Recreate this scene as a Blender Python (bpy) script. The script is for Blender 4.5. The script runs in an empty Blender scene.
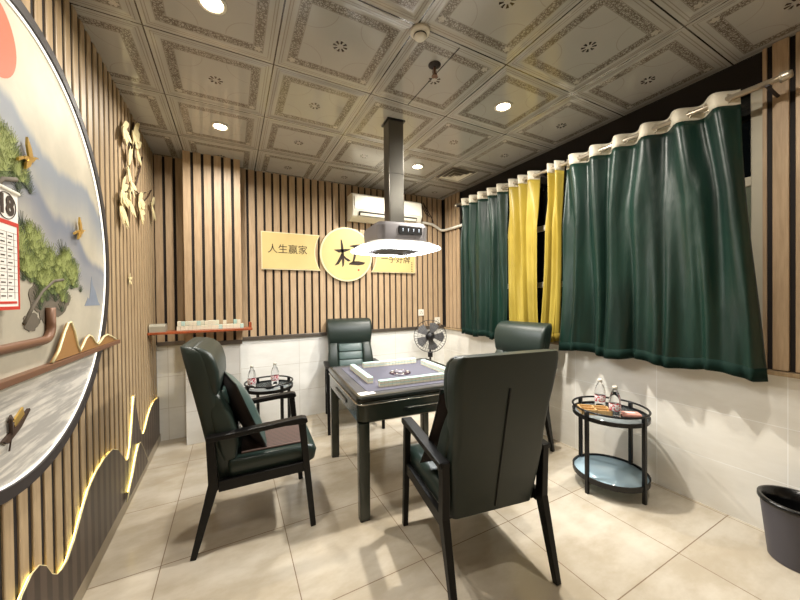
import bpy, bmesh, math, random
from mathutils import Vector, Matrix
R = math.radians
PI = math.pi
random.seed(7)
scn = bpy.context.scene
COL = scn.collection

# ------------------------------------------------------------------ camera, world, exposure
FPX, YAW, PITCH, ROLL = 323.17, 0.4804, -0.009, -0.0109
EYE = 1.325
CEIL = 2.666
XL, XR, YB, YF = -0.64, 2.62, 3.72, -1.7
cam_d = bpy.data.cameras.new('camera'); cam = bpy.data.objects.new('camera', cam_d); COL.objects.link(cam)
cam_d.sensor_width = 36; cam_d.lens = 36 * FPX / 800; cam_d.clip_start = 0.02
fwd = Vector((math.sin(YAW) * math.cos(PITCH), math.cos(YAW) * math.cos(PITCH), math.sin(PITCH)))
rt = Vector((math.cos(YAW), -math.sin(YAW), 0)); upv = rt.cross(fwd)
r2 = math.cos(ROLL) * rt + math.sin(ROLL) * upv; u2 = -math.sin(ROLL) * rt + math.cos(ROLL) * upv
M = Matrix((r2, u2, -fwd)).transposed().to_4x4(); M.translation = (0, 0, EYE)
cam.matrix_world = M
scn.camera = cam
w = bpy.data.worlds.new('night'); scn.world = w; w.use_nodes = True
w.node_tree.nodes['Background'].inputs[0].default_value = (0.02, 0.03, 0.05, 1)
w.node_tree.nodes['Background'].inputs[1].default_value = 0.15
scn.view_settings.view_transform = 'Standard'
try: scn.view_settings.look = 'None'
except Exception: pass
scn.view_settings.gamma = 1; scn.view_settings.use_curve_mapping = False
scn.view_settings.exposure = 0.58
DOWN_W = 24.0        # watts of each ceiling downlight
HOOD_E = 30.0        # emission of the lamp ring over the table
LED_E = 6.0
DOWNS = [(-0.06, 1.69, 0.46), (-0.06, 2.87, 0.6), (1.72, 1.69, 1.45), (1.71, 2.86, 1.0), (-0.06, 0.5, 0.1), (1.72, 0.5, 0.32)]   # x, y, dimming

# ------------------------------------------------------------------ materials
def srgb(r, g, b):
    f = lambda c: (c / 255 / 12.92) if c / 255 <= 0.04045 else ((c / 255 + 0.055) / 1.055) ** 2.4
    return (f(r), f(g), f(b), 1)

class NT:
    """tiny helper for node trees"""
    def __init__(s, name):
        s.m = bpy.data.materials.new(name); s.m.use_nodes = True
        s.t = s.m.node_tree; s.b = s.t.nodes['Principled BSDF']
    def n(s, typ, **kw):
        x = s.t.nodes.new(typ)
        for k, v in kw.items():
            if k.startswith('i_'):
                key = k[2:]; key = int(key) if key.isdigit() else key
                x.inputs[key].default_value = v
            else: setattr(x, k, v)
        return x
    def l(s, a, b): s.t.links.new(a, b)
    def m_(s, op, a, b=None, c=None, clamp=False):
        x = s.t.nodes.new('ShaderNodeMath'); x.operation = op; x.use_clamp = clamp
        for i, v in enumerate((a, b, c)):
            if v is None: continue
            if isinstance(v, (int, float)): x.inputs[i].default_value = v
            else: s.l(v, x.inputs[i])
        return x.outputs[0]
    def mix(s, fac, a, b):
        x = s.t.nodes.new('ShaderNodeMix'); x.data_type = 'RGBA'
        for k, v in ((0, fac), (6, a), (7, b)):
            if isinstance(v, (int, float, tuple)): x.inputs[k].default_value = v
            else: s.l(v, x.inputs[k])
        return x.outputs[2]
    def sm(s, lo, hi, v):
        x = s.t.nodes.new('ShaderNodeMapRange'); x.interpolation_type = 'SMOOTHSTEP'
        x.inputs[1].default_value = lo; x.inputs[2].default_value = hi; s.l(v, x.inputs[0])
        return x.outputs[0]
    def obj(s): return s.n('ShaderNodeTexCoord').outputs['Object']
    def pos(s): return s.n('ShaderNodeNewGeometry').outputs['Position']
    def xyz(s, v):
        x = s.n('ShaderNodeSeparateXYZ'); s.l(v, x.inputs[0]); return x.outputs
    def noise(s, vec, scale, detail=3, rough=0.5, stretch=None):
        if stretch:
            mp = s.n('ShaderNodeMapping'); mp.inputs['Scale'].default_value = stretch; s.l(vec, mp.inputs[0]); vec = mp.outputs[0]
        x = s.n('ShaderNodeTexNoise'); x.inputs['Scale'].default_value = scale; x.inputs['Detail'].default_value = detail
        x.inputs['Roughness'].default_value = rough; s.l(vec, x.inputs['Vector']); return x.outputs[0]
    def bump(s, h, strength=0.3, dist=0.01):
        x = s.n('ShaderNodeBump'); x.inputs['Strength'].default_value = strength; x.inputs['Distance'].default_value = dist
        s.l(h, x.inputs['Height']); s.l(x.outputs[0], s.b.inputs['Normal'])

def simple(name, col, rough=0.5, metal=0.0, var=0.06, scale=12, bump=0.0, bscale=60, coat=0, spec=None, sheen=0):
    t = NT(name); p = t.obj()
    nz = t.noise(p, scale, 3)
    a = tuple(c * (1 - var) for c in col[:3]) + (1,); b = tuple(min(1, c * (1 + var)) for c in col[:3]) + (1,)
    t.l(t.mix(nz, a, b), t.b.inputs['Base Color'])
    t.b.inputs['Roughness'].default_value = rough; t.b.inputs['Metallic'].default_value = metal
    if coat: t.b.inputs['Coat Weight'].default_value = coat; t.b.inputs['Coat Roughness'].default_value = 0.1
    if spec is not None: t.b.inputs['Specular IOR Level'].default_value = spec
    if sheen: t.b.inputs['Sheen Weight'].default_value = sheen
    if bump: t.bump(t.noise(p, bscale, 4), bump, 0.004)
    return t.m

def emis(name, col, e):
    t = NT(name); t.b.inputs['Base Color'].default_value = col
    t.b.inputs['Emission Color'].default_value = col; t.b.inputs['Emission Strength'].default_value = e
    return t.m

def wood(name, c1, c2, rough=0.45, scale=1.0):
    t = NT(name); p = t.pos()
    nz = t.noise(p, 14 * scale, 5, 0.6, (4, 4, 0.35))
    fine = t.noise(p, 60 * scale, 3, 0.6, (5, 5, 0.15))
    f = t.m_('ADD', t.m_('MULTIPLY', nz, 0.65), t.m_('MULTIPLY', fine, 0.35))
    t.l(t.mix(t.sm(0.3, 0.7, f), c1, c2), t.b.inputs['Base Color'])
    t.b.inputs['Roughness'].default_value = rough
    t.bump(fine, 0.15, 0.002)
    return t.m

MT = {}
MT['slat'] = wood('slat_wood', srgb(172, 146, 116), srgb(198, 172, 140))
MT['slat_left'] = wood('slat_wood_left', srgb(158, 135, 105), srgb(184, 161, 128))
MT['slat_gap'] = simple('slat_backing', srgb(28, 20, 17), 0.75)
MT['paint'] = simple('plain_paint', srgb(205, 190, 165), 0.6)
MT['trim_metal'] = simple('grey_metal_trim', srgb(120, 112, 104), 0.3, 0.7)
MT['base_stone'] = simple('baseboard_stone', srgb(150, 138, 118), 0.35, var=0.12)
MT['sill'] = wood('sill_wood', srgb(150, 128, 98), srgb(176, 152, 118))
MT['alu'] = simple('window_aluminium', srgb(214, 206, 184), 0.4, 0.05)
MT['white_pl'] = simple('white_plastic', srgb(232, 228, 215), 0.35, var=0.02)
MT['ac_white'] = simple('aged_white_plastic', srgb(240, 236, 222), 0.4, var=0.03)
MT['dark_pl'] = simple('dark_plastic', srgb(22, 22, 24), 0.4)
MT['black_wood'] = simple('black_painted_wood', srgb(8, 7, 7), 0.45, var=0.15, spec=0.3)
MT['black_metal'] = simple('black_metal', srgb(16, 16, 17), 0.35, 0.2)
MT['leather'] = simple('dark_green_leather', srgb(29, 41, 36), 0.42, var=0.08, bump=0.12, bscale=220)
MT['leather_seat'] = simple('green_leather_seat', srgb(34, 48, 44), 0.3, var=0.08, bump=0.12, bscale=220)
MT['leather_pale'] = simple('pale_green_leather', srgb(60, 80, 77), 0.34, var=0.08, bump=0.12, bscale=220)  # paler green for the pleated back panels and cushion fronts
MT['seam'] = simple('black_piping', srgb(10, 13, 11), 0.6)
MT['cush_dark'] = simple('dark_brown_cushion_cloth', srgb(34, 24, 22), 0.8, var=0.2, scale=90)
MT['table_green'] = simple('dark_olive_lacquer', srgb(44, 50, 43), 0.22, var=0.05, coat=0.3)
MT['table_rim'] = simple('black_green_rim', srgb(26, 30, 26), 0.3, coat=0.3)
MT['chrome'] = simple('brushed_chrome', srgb(190, 188, 180), 0.22, 1.0, var=0.03)
MT['felt'] = simple('purple_grey_felt', srgb(84, 83, 94), 0.95, var=0.05, scale=150)
MT['felt_dark'] = simple('charcoal_felt', srgb(74, 72, 72), 0.95, var=0.06, scale=150)
MT['tile_back'] = simple('mint_tile_back', srgb(190, 222, 214), 0.2, var=0.02)
MT['tile_body'] = simple('ivory_tile_body', srgb(230, 226, 205), 0.25, var=0.02)
MT['hood'] = simple('hood_grey_metal', srgb(120, 117, 119), 0.4, 0.4, var=0.04)
MT['duct'] = simple('duct_metal', srgb(112, 110, 104), 0.3, 0.9, var=0.12, scale=7)
MT['gold'] = simple('gold_leaf_metal', srgb(214, 178, 96), 0.32, 0.75, var=0.1)
MT['gold_pale'] = simple('pale_gold_metal', srgb(238, 226, 180), 0.4, 0.25, var=0.1)
MT['gold_board'] = simple('gold_sign_board', srgb(224, 202, 140), 0.4, 0.1, var=0.04)
MT['gold_edge'] = simple('pale_sign_edge', srgb(238, 228, 190), 0.4, 0.1)
MT['ink'] = simple('brown_ink', srgb(46, 30, 18), 0.6)
MT['red'] = simple('red_print', srgb(196, 48, 34), 0.5)
MT['shelf'] = wood('red_brown_wood', srgb(140, 66, 36), srgb(176, 92, 54), 0.3)
MT['brown_bar'] = simple('copper_brown_bar', srgb(118, 84, 62), 0.45, 0.2)
MT['paper'] = simple('white_paper', srgb(240, 236, 230), 0.7, var=0.02)
MT['bin'] = simple('dark_grey_bin', srgb(74, 72, 80), 0.5)
MT['liner'] = simple('black_bag_film', srgb(10, 10, 11), 0.25, bump=0.5, bscale=30)
MT['tray_wood'] = wood('tray_wood', srgb(190, 152, 100), srgb(216, 182, 130), 0.5, 3)
MT['pink'] = simple('pink_packet', srgb(222, 160, 146), 0.5, var=0.1, scale=60)
MT['label_pink'] = None
MT['frosted'] = simple('pale_blue_glass', srgb(172, 198, 212), 0.12, var=0.06, scale=5)
MT['header'] = simple('white_heading_tape', srgb(222, 215, 196), 0.7, var=0.04)
MT['rod'] = simple('satin_rod', srgb(186, 176, 158), 0.3, 0.7)
MT['frame_dark'] = simple('dark_bronze_rim', srgb(44, 38, 38), 0.6, 0.0)
MT['twig'] = simple('dark_twig', srgb(60, 42, 30), 0.6)
MT['pine_a'] = simple('pine_green', srgb(96, 112, 62), 0.7, var=0.3, scale=40)
MT['pine_b'] = simple('pine_dark_green', srgb(60, 72, 50), 0.7, var=0.3, scale=40)
MT['pine_c'] = simple('pine_light_green', srgb(138, 148, 84), 0.7, var=0.3, scale=40)
MT['rock'] = simple('grey_rock', srgb(98, 90, 78), 0.8, var=0.35, scale=30)
MT['bluehill'] = simple('blue_hill', srgb(122, 132, 148), 0.7, var=0.2, scale=20)
MT['sun'] = simple('orange_red_sun', srgb(216, 96, 62), 0.6, var=0.1, scale=3)

def glass(name, col, rough=0.02, alpha=1.0):
    t = NT(name); t.b.inputs['Base Color'].default_value = col
    t.b.inputs['Transmission Weight'].default_value = 1; t.b.inputs['Roughness'].default_value = rough
    t.b.inputs['IOR'].default_value = 1.33
    nz = t.noise(t.obj(), 20, 2); t.bump(nz, 0.02, 0.001)
    return t.m
MT['glass'] = glass('clear_glass', (0.95, 0.98, 0.98, 1))
MT['bottle'] = glass('clear_bottle_plastic', (0.97, 0.98, 1, 1), 0.05)
MT['hoodglass'] = simple('lamp_shade_pane', srgb(215, 215, 212), 0.15, 0.0, var=0.02)

def satin(name, dark, light, rough=0.36):
    t = NT(name); p = t.obj()
    nz = t.noise(p, 5, 4, 0.55, (1, 1, 0.35))
    t.l(t.mix(t.sm(0.3, 0.7, nz), dark, light), t.b.inputs['Base Color'])
    t.b.inputs['Roughness'].default_value = rough
    t.b.inputs['Sheen Weight'].default_value = 0.05
    t.b.inputs['Sheen Roughness'].default_value = 0.3
    t.b.inputs['Specular IOR Level'].default_value = 0.5
    t.bump(t.noise(p, 7, 3, 0.5, (1, 1.3, 0.45)), 0.5, 0.02)
    return t.m
MT['green_satin'] = satin('green_satin', srgb(4, 31, 24), srgb(9, 43, 33), 0.43)
MT['green_hem'] = simple('green_hem_cloth', srgb(5, 33, 26), 0.8, spec=0.2)
MT['yellow_hem'] = simple('yellow_hem_cloth', srgb(140, 120, 44), 0.8, spec=0.2)
MT['yellow_satin'] = satin('yellow_satin', srgb(144, 124, 42), srgb(168, 148, 60), 0.42)

def tile_mat(name, c1, c2, grout, w_, h_, axes, off=(0, 0), rough=0.12, gw=0.004, veins=(2, 2, 2)):
    t = NT(name); p = t.pos(); s = t.xyz(p)
    def seam(o, period, of):
        v = t.m_('ADD', o, -of)
        fr = t.m_('FRACT', t.m_('DIVIDE', v, period))
        d = t.m_('MULTIPLY', t.m_('ABSOLUTE', t.m_('SUBTRACT', fr, 0.5)), period)
        return t.m_('GREATER_THAN', d, period / 2 - gw / 2), t.m_('FLOOR', t.m_('DIVIDE', v, period))
    a, ia = seam(s[axes[0]], w_, off[0]); b, ib = seam(s[axes[1]], h_, off[1])
    g = t.m_('MAXIMUM', a, b)
    wn = t.n('ShaderNodeTexWhiteNoise'); wn.noise_dimensions = '2D'
    cb = t.n('ShaderNodeCombineXYZ'); t.l(ia, cb.inputs[0]); t.l(ib, cb.inputs[1]); t.l(cb.outputs[0], wn.inputs['Vector'])
    nz = t.noise(p, 1.6, 6, 0.62, veins)
    f = t.m_('ADD', t.m_('MULTIPLY', t.sm(0.35, 0.68, nz), 0.75), t.m_('MULTIPLY', wn.outputs[0], 0.25))
    c = t.mix(f, c1, c2)
    t.l(t.mix(g, c, grout), t.b.inputs['Base Color'])
    rr = t.m_('ADD', t.m_('MULTIPLY', g, 0.5), t.m_('ADD', rough, t.m_('MULTIPLY', nz, 0.08)))
    t.l(rr, t.b.inputs['Roughness'])
    t.bump(t.m_('SUBTRACT', 1.0, g), 0.3, 0.002)
    return t.m
MT['floor'] = tile_mat('beige_floor_tile', srgb(178, 165, 143), srgb(212, 204, 189), srgb(128, 108, 86), 0.585, 0.585, (0, 1), (-0.33, 1.388 - 1.17), 0.14, 0.0045, (1.2, 2.2, 1))
MT['wtile_y'] = tile_mat('cream_wall_tile_back', srgb(230, 230, 226), srgb(243, 243, 240), srgb(202, 198, 190), 0.6, 0.3, (0, 2), (0.06, 0), 0.16, 0.004, (1.5, 1.5, 4))
MT['wtile_x'] = tile_mat('cream_wall_tile_side', srgb(234, 231, 222), srgb(246, 244, 237), srgb(253, 253, 250), 0.6, 0.3, (1, 2), (-0.03, 0), 0.16, 0.004, (1.5, 1.5, 4))

def ceiling_mat():
    t = NT('patterned_ceiling_tile'); s = t.xyz(t.pos())
    def loc(o, of): return t.m_('SUBTRACT', t.m_('FRACT', t.m_('DIVIDE', t.m_('ADD', o, -of), 0.6)), 0.5)
    u = loc(s[0], -0.3674); v = loc(s[1], 1.982 - 0.6 * 6)
    au = t.m_('ABSOLUTE', u); av = t.m_('ABSOLUTE', v)
    d = t.m_('MAXIMUM', au, av); mn = t.m_('MINIMUM', au, av)
    def band(x, c, hw):   # 1 inside |x-c|<hw
        return t.m_('LESS_THAN', t.m_('ABSOLUTE', t.m_('SUBTRACT', x, c)), hw)
    seam = t.m_('GREATER_THAN', d, 0.494)
    line = t.m_('MAXIMUM', t.m_('MAXIMUM', band(d, 0.462, 0.004), band(d, 0.44, 0.003)), t.m_('MAXIMUM', band(d, 0.395, 0.003), band(d, 0.315, 0.003)))
    # scrollwork band
    orn_zone = band(d, 0.355, 0.036)
    vo = t.n('ShaderNodeTexVoronoi'); vo.feature = 'DISTANCE_TO_EDGE'; vo.inputs['Scale'].default_value = 36
    cb = t.n('ShaderNodeCombineXYZ'); t.l(u, cb.inputs[0]); t.l(v, cb.inputs[1]); t.l(cb.outputs[0], vo.inputs['Vector'])
    wv = t.n('ShaderNodeTexWave'); wv.wave_type = 'RINGS'; wv.inputs['Scale'].default_value = 9; wv.inputs['Distortion'].default_value = 9
    wv.inputs['Detail'].default_value = 1; wv.inputs['Detail Scale'].default_value = 6; t.l(cb.outputs[0], wv.inputs['Vector'])
    scroll = t.m_('MAXIMUM', t.m_('LESS_THAN', vo.outputs['Distance'], 0.09), t.m_('GREATER_THAN', wv.outputs['Fac'], 0.78))
    orn = t.m_('MULTIPLY', orn_zone, scroll)
    # quarter arcs drawn from the corners of the inner square
    du = t.m_('SUBTRACT', au, 0.0); dv = t.m_('SUBTRACT', av, 0.30)
    r1 = t.m_('SQRT', t.m_('ADD', t.m_('POWER', t.m_('SUBTRACT', au, 0.30), 2), t.m_('POWER', t.m_('SUBTRACT', av, 0.30), 2)))
    arc = t.m_('MULTIPLY', band(r1, 0.2, 0.0035), t.m_('LESS_THAN', d, 0.3))
    # rosette
    rr = t.m_('SQRT', t.m_('ADD', t.m_('POWER', u, 2), t.m_('POWER', v, 2)))
    ang = t.m_('ARCTAN2', v, u)
    pet = t.m_('GREATER_THAN', t.m_('COSINE', t.m_('MULTIPLY', ang, 8)), 0.0)
    ros = t.m_('MULTIPLY', band(rr, 0.045, 0.018), pet)
    # bright corner flowers
    rc = t.m_('SQRT', t.m_('ADD', t.m_('POWER', t.m_('SUBTRACT', au, 0.355), 2), t.m_('POWER', t.m_('SUBTRACT', av, 0.355), 2)))
    cang = t.m_('ARCTAN2', t.m_('SUBTRACT', av, 0.355), t.m_('SUBTRACT', au, 0.355))
    flw = t.m_('LESS_THAN', rc, t.m_('ADD', 0.02, t.m_('MULTIPLY', t.m_('ABSOLUTE', t.m_('COSINE', t.m_('MULTIPLY', cang, 2.5))), 0.014)))
    wq = t.n('ShaderNodeTexWhiteNoise'); wq.noise_dimensions = '2D'; cq = t.n('ShaderNodeCombineXYZ')
    t.l(t.m_('ADD', t.m_('SIGN', u), t.m_('MULTIPLY', t.m_('FLOOR', t.m_('DIVIDE', t.m_('ADD', s[0], 0.3674), 0.6)), 7)), cq.inputs[0])
    t.l(t.m_('ADD', t.m_('SIGN', v), t.m_('MULTIPLY', t.m_('FLOOR', t.m_('DIVIDE', t.m_('ADD', s[1], 1.618), 0.6)), 5)), cq.inputs[1])
    t.l(cq.outputs[0], wq.inputs['Vector']); flw = t.m_('MULTIPLY', flw, t.m_('GREATER_THAN', wq.outputs[0], 0.45))
    base = t.mix(t.noise(t.pos(), 3, 4), srgb(172, 170, 165), srgb(186, 184, 178))
    c = t.mix(t.m_('MULTIPLY', orn_zone, 0.35), base, srgb(156, 149, 138))
    c = t.mix(t.m_('MULTIPLY', orn, 0.85), c, srgb(104, 94, 82))
    c = t.mix(t.m_('MULTIPLY', line, 0.6), c, srgb(128, 118, 104))
    c = t.mix(t.m_('MULTIPLY', arc, 0.4), c, srgb(140, 130, 116))
    c = t.mix(ros, c, srgb(58, 42, 36))
    c = t.mix(t.m_('MULTIPLY', flw, 0.75), c, srgb(204, 198, 186))
    c = t.mix(seam, c, srgb(52, 44, 38))
    t.l(c, t.b.inputs['Base Color'])
    t.b.inputs['Roughness'].default_value = 0.14; t.b.inputs['Specular IOR Level'].default_value = 0.8
    rise = t.m_('MULTIPLY', t.sm(0.405, 0.49, d), -1.0)
    h = t.m_('ADD', rise, t.m_('MULTIPLY', t.m_('ADD', orn, line), 0.25))
    t.bump(h, 0.5, 0.012)
    return t.m
MT['ceiling'] = ceiling_mat()

def ridge_paint():
    """misty mountain print on the round panel, drawn in wall coordinates y, z"""
    t = NT('misty_mountain_print'); p = t.pos(); s = t.xyz(p); y, z = s[1], s[2]
    nz = t.noise(p, 2.2, 5, 0.6)
    c = t.mix(t.sm(0.35, 0.7, nz), srgb(170, 164, 148), srgb(194, 187, 169))
    def ridge(c, zb, amp, sc, col, fade, seed, k):
        cb = t.n('ShaderNodeCombineXYZ'); t.l(t.m_('ADD', y, seed), cb.inputs[0])
        n = t.noise(cb.outputs[0], sc, 5, 0.55)
        h = t.m_('ADD', zb, t.m_('MULTIPLY', t.m_('SUBTRACT', n, 0.5), amp))
        if k: h = t.m_('SUBTRACT', h, t.m_('MULTIPLY', t.m_('SUBTRACT', y, 1.4), k))
        dlt = t.m_('SUBTRACT', h, z)          # positive below the ridge
        edge = t.sm(-0.02, 0.035, dlt)
        dn = t.m_('SUBTRACT', 1.0, t.sm(0.02, fade, dlt))
        return t.mix(t.m_('MULTIPLY', t.m_('MULTIPLY', edge, dn), 0.9), c, col)
    c = ridge(c, 1.98, 0.35, 2.2, srgb(118, 128, 142), 0.30, 3.1, 0.25)
    c = ridge(c, 1.80, 0.28, 3.0, srgb(104, 113, 132), 0.28, 7.7, 0.35)
    c = ridge(c, 1.62, 0.22, 2.6, srgb(136, 139, 145), 0.22, 12.3, 0.2)
    # water with pale streaks under the shelf line
    st = t.noise(p, 6, 5, 0.65, (1, 0.8, 9))
    wat = t.mix(t.sm(0.42, 0.62, st), srgb(166, 163, 158), srgb(208, 204, 196))
    c = t.mix(t.m_('SUBTRACT', 1.0, t.sm(1.02, 1.10, z)), c, wat)
    t.l(c, t.b.inputs['Base Color']); t.b.inputs['Roughness'].default_value = 0.6
    return t.m
MT['print'] = ridge_paint()

def stripes(name, c1, c2, period, axis, rough=0.6):
    t = NT(name); s = t.xyz(t.obj())
    fr = t.m_('FRACT', t.m_('DIVIDE', s[axis], period))
    t.l(t.mix(t.m_('GREATER_THAN', fr, 0.55), c1, c2), t.b.inputs['Base Color'])
    t.b.inputs['Roughness'].default_value = rough
    t.bump(t.m_('ABSOLUTE', t.m_('SUBTRACT', fr, 0.5)), 0.5, 0.004)
    return t.m
MT['mat_stripe'] = stripes('brown_striped_mat', srgb(98, 78, 72), srgb(34, 24, 22), 0.021, 0)
MT['wave_brown'] = stripes('fluted_brown_panel', srgb(76, 62, 53), srgb(56, 46, 40), 0.083, 1, 0.4)

# ------------------------------------------------------------------ mesh helpers
class MB:
    def __init__(s): s.bm = bmesh.new(); s.mi = 0
    def _fin(s, verts, mat4):
        if mat4 is not None: bmesh.ops.transform(s.bm, matrix=mat4, verts=verts)
        fs = set(f for v in verts for f in v.link_faces)
        for f in fs: f.material_index = s.mi
        return verts
    def box(s, x0, x1, y0, y1, z0, z1, bev=0.0, seg=2, mat=None):
        r = bmesh.ops.create_cube(s.bm, size=1)['verts']
        bmesh.ops.transform(s.bm, matrix=Matrix.Translation(((x0 + x1) / 2, (y0 + y1) / 2, (z0 + z1) / 2)) @ Matrix.Diagonal((abs(x1 - x0), abs(y1 - y0), abs(z1 - z0), 1)), verts=r)
        if bev:
            es = list(set(e for v in r for e in v.link_edges))
            g = bmesh.ops.bevel(s.bm, geom=es, offset=bev, segments=seg, profile=0.5, affect='EDGES')
            vs = set(g['verts'])
            for v in r:
                if v.is_valid: vs.add(v)
            r = [v for v in vs if v.is_valid]
            # all connected
            seen = set(r); st = list(r)
            while st:
                v = st.pop()
                for e in v.link_edges:
                    o = e.other_vert(v)
                    if o not in seen: seen.add(o); st.append(o)
            r = list(seen)
        return s._fin(r, mat)
    def beam(s, a, b, wx, wy, wx2=None, wy2=None, bev=0.003, side=Vector((1, 0, 0))):
        """square section bar from a to b; wx is measured along 'side'"""
        a = Vector(a); b = Vector(b); wx2 = wx2 or wx; wy2 = wy2 or wy
        d = (b - a).normalized(); sx = (side - d * side.dot(d)).normalized(); sy = d.cross(sx)
        rings = []
        for p, hx, hy in ((a, wx / 2, wy / 2), (b, wx2 / 2, wy2 / 2)):
            rings.append([s.bm.verts.new(p + sx * i * hx + sy * j * hy) for i, j in ((-1, -1), (1, -1), (1, 1), (-1, 1))])
        fs = []
        for k in range(4): fs.append(s.bm.faces.new((rings[0][k], rings[0][(k + 1) % 4], rings[1][(k + 1) % 4], rings[1][k])))
        fs.append(s.bm.faces.new(rings[0][::-1])); fs.append(s.bm.faces.new(rings[1]))
        if bev:
            es = list(set(e for f in fs for e in f.edges))
            g = bmesh.ops.bevel(s.bm, geom=es, offset=bev, segments=2, profile=0.5, affect='EDGES')
            for f in g['faces']: f.material_index = s.mi
        for f in fs:
            if f.is_valid: f.material_index = s.mi
    def tube(s, pts, r, n=10, closed=False, r_end=None):
        pts = [Vector(p) for p in pts]; N = len(pts); rings = []
        prev = None
        for i, p in enumerate(pts):
            if closed: d = (pts[(i + 1) % N] - pts[i - 1]).normalized()
            else: d = (pts[min(i + 1, N - 1)] - pts[max(i - 1, 0)]).normalized()
            if prev is None:
                ref = Vector((0, 0, 1)) if abs(d.z) < 0.9 else Vector((1, 0, 0)); a = d.cross(ref).normalized()
            else: a = (prev - d * prev.dot(d)).normalized()
            prev = a; b = d.cross(a)
            rr = r if r_end is None else r + (r_end - r) * i / (N - 1)
            rings.append([s.bm.verts.new(p + (a * math.cos(2 * PI * k / n) + b * math.sin(2 * PI * k / n)) * rr) for k in range(n)])
        fs = []
        for i in range(N if closed else N - 1):
            A = rings[i]; B = rings[(i + 1) % N]
            for k in range(n): fs.append(s.bm.faces.new((A[k], A[(k + 1) % n], B[(k + 1) % n], B[k])))
        if not closed: fs.append(s.bm.faces.new(rings[0][::-1])); fs.append(s.bm.faces.new(rings[-1]))
        for f in fs: f.material_index = s.mi; f.smooth = True
    def rings(s, rs, cap0=True, cap1=True, smooth=True):
        """loft closed rings (lists of coordinates)"""
        V = [[s.bm.verts.new(p) for p in r] for r in rs]; n = len(V[0]); fs = []
        for i in range(len(V) - 1):
            for k in range(n): fs.append(s.bm.faces.new((V[i][k], V[i][(k + 1) % n], V[i + 1][(k + 1) % n], V[i + 1][k])))
        for f in fs: f.smooth = smooth
        if cap0: fs.append(s.bm.faces.new(V[0][::-1]))
        if cap1: fs.append(s.bm.faces.new(V[-1]))
        for f in fs: f.material_index = s.mi
    def lathe(s, prof, c=(0, 0, 0), n=24, cap0=True, cap1=True):
        s.rings([[(c[0] + r * math.cos(2 * PI * k / n), c[1] + r * math.sin(2 * PI * k / n), c[2] + z) for k in range(n)] for r, z in prof], cap0, cap1)
    def prism(s, pts, d, smooth=False):
        """polygon (3D points) extruded by vector d"""
        d = Vector(d); A = [s.bm.verts.new(p) for p in pts]; B = [s.bm.verts.new(Vector(p) + d) for p in pts]; n = len(A)
        fs = [s.bm.faces.new(A[::-1]), s.bm.faces.new(B)]
        for k in range(n): fs.append(s.bm.faces.new((A[k], A[(k + 1) % n], B[(k + 1) % n], B[k])))
        for f in fs: f.material_index = s.mi
    def build(s, name, mats, parent=None, loc=None, rz=0, smooth=False, weld=False):
        bmesh.ops.recalc_face_normals(s.bm, faces=s.bm.faces[:])
        me = bpy.data.meshes.new(name); s.bm.to_mesh(me); s.bm.free()
        if not isinstance(mats, (list, tuple)): mats = [mats]
        for m in mats: me.materials.append(m)
        if smooth:
            for p in me.polygons: p.use_smooth = True
        o = bpy.data.objects.new(name, me); COL.objects.link(o)
        if parent: o.parent = parent
        if loc: o.location = loc
        if rz: o.rotation_euler.z = rz
        return o

def smooth_angle(o, deg=35):
    me = o.data
    for p in me.polygons: p.use_smooth = True
    try: me.set_sharp_from_angle(angle=R(deg))
    except Exception: pass
    return o
def sub(o, lv=2):
    m = o.modifiers.new('subsurf', 'SUBSURF'); m.levels = lv; m.render_levels = lv
    for p in o.data.polygons: p.use_smooth = True
    return o

def tag(o, label, cat, group=None, kind=None):
    o['label'] = label; o['category'] = cat
    if group: o['group'] = group
    if kind: o['kind'] = kind
    return o
def thing(name, label, cat, loc=(0, 0, 0), rz=0, group=None):
    o = bpy.data.objects.new(name, None); COL.objects.link(o); o.empty_display_size = 0.1
    o.location = loc; o.rotation_euler.z = rz
    return tag(o, label, cat, group)
def struct(o, parent=None):
    if parent is None: o['kind'] = 'structure'
    else: o.parent = parent
    return o
def dup(root, loc, rz=0, label=None, group=None, rot=None):
    r = root.copy(); COL.objects.link(r); r.location = loc
    r.rotation_euler = rot if rot else (0, 0, rz)
    if label: r['label'] = label
    if group: r['group'] = group
    for ch in list(root.children):
        c = ch.copy(); COL.objects.link(c); c.parent = r
        for g in list(ch.children):
            d = g.copy(); COL.objects.link(d); d.parent = c
    return r

def text_mesh(txt, size, mat, name, parent=None, M4=None, extrude=0.001, offset=0.0, align='CENTER'):
    cu = bpy.data.curves.new('t', 'FONT'); cu.body = txt; cu.size = size; cu.extrude = extrude; cu.offset = offset
    cu.align_x = align; cu.align_y = 'CENTER'
    ob = bpy.data.objects.new('t', cu); COL.objects.link(ob)
    dg = bpy.context.evaluated_depsgraph_get()
    me = bpy.data.meshes.new_from_object(ob.evaluated_get(dg))
    bpy.data.objects.remove(ob)
    if M4 is not None: me.transform(M4)
    me.materials.clear(); me.materials.append(mat)
    o = bpy.data.objects.new(name, me); COL.objects.link(o)
    if parent: o.parent = parent
    return o

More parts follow.
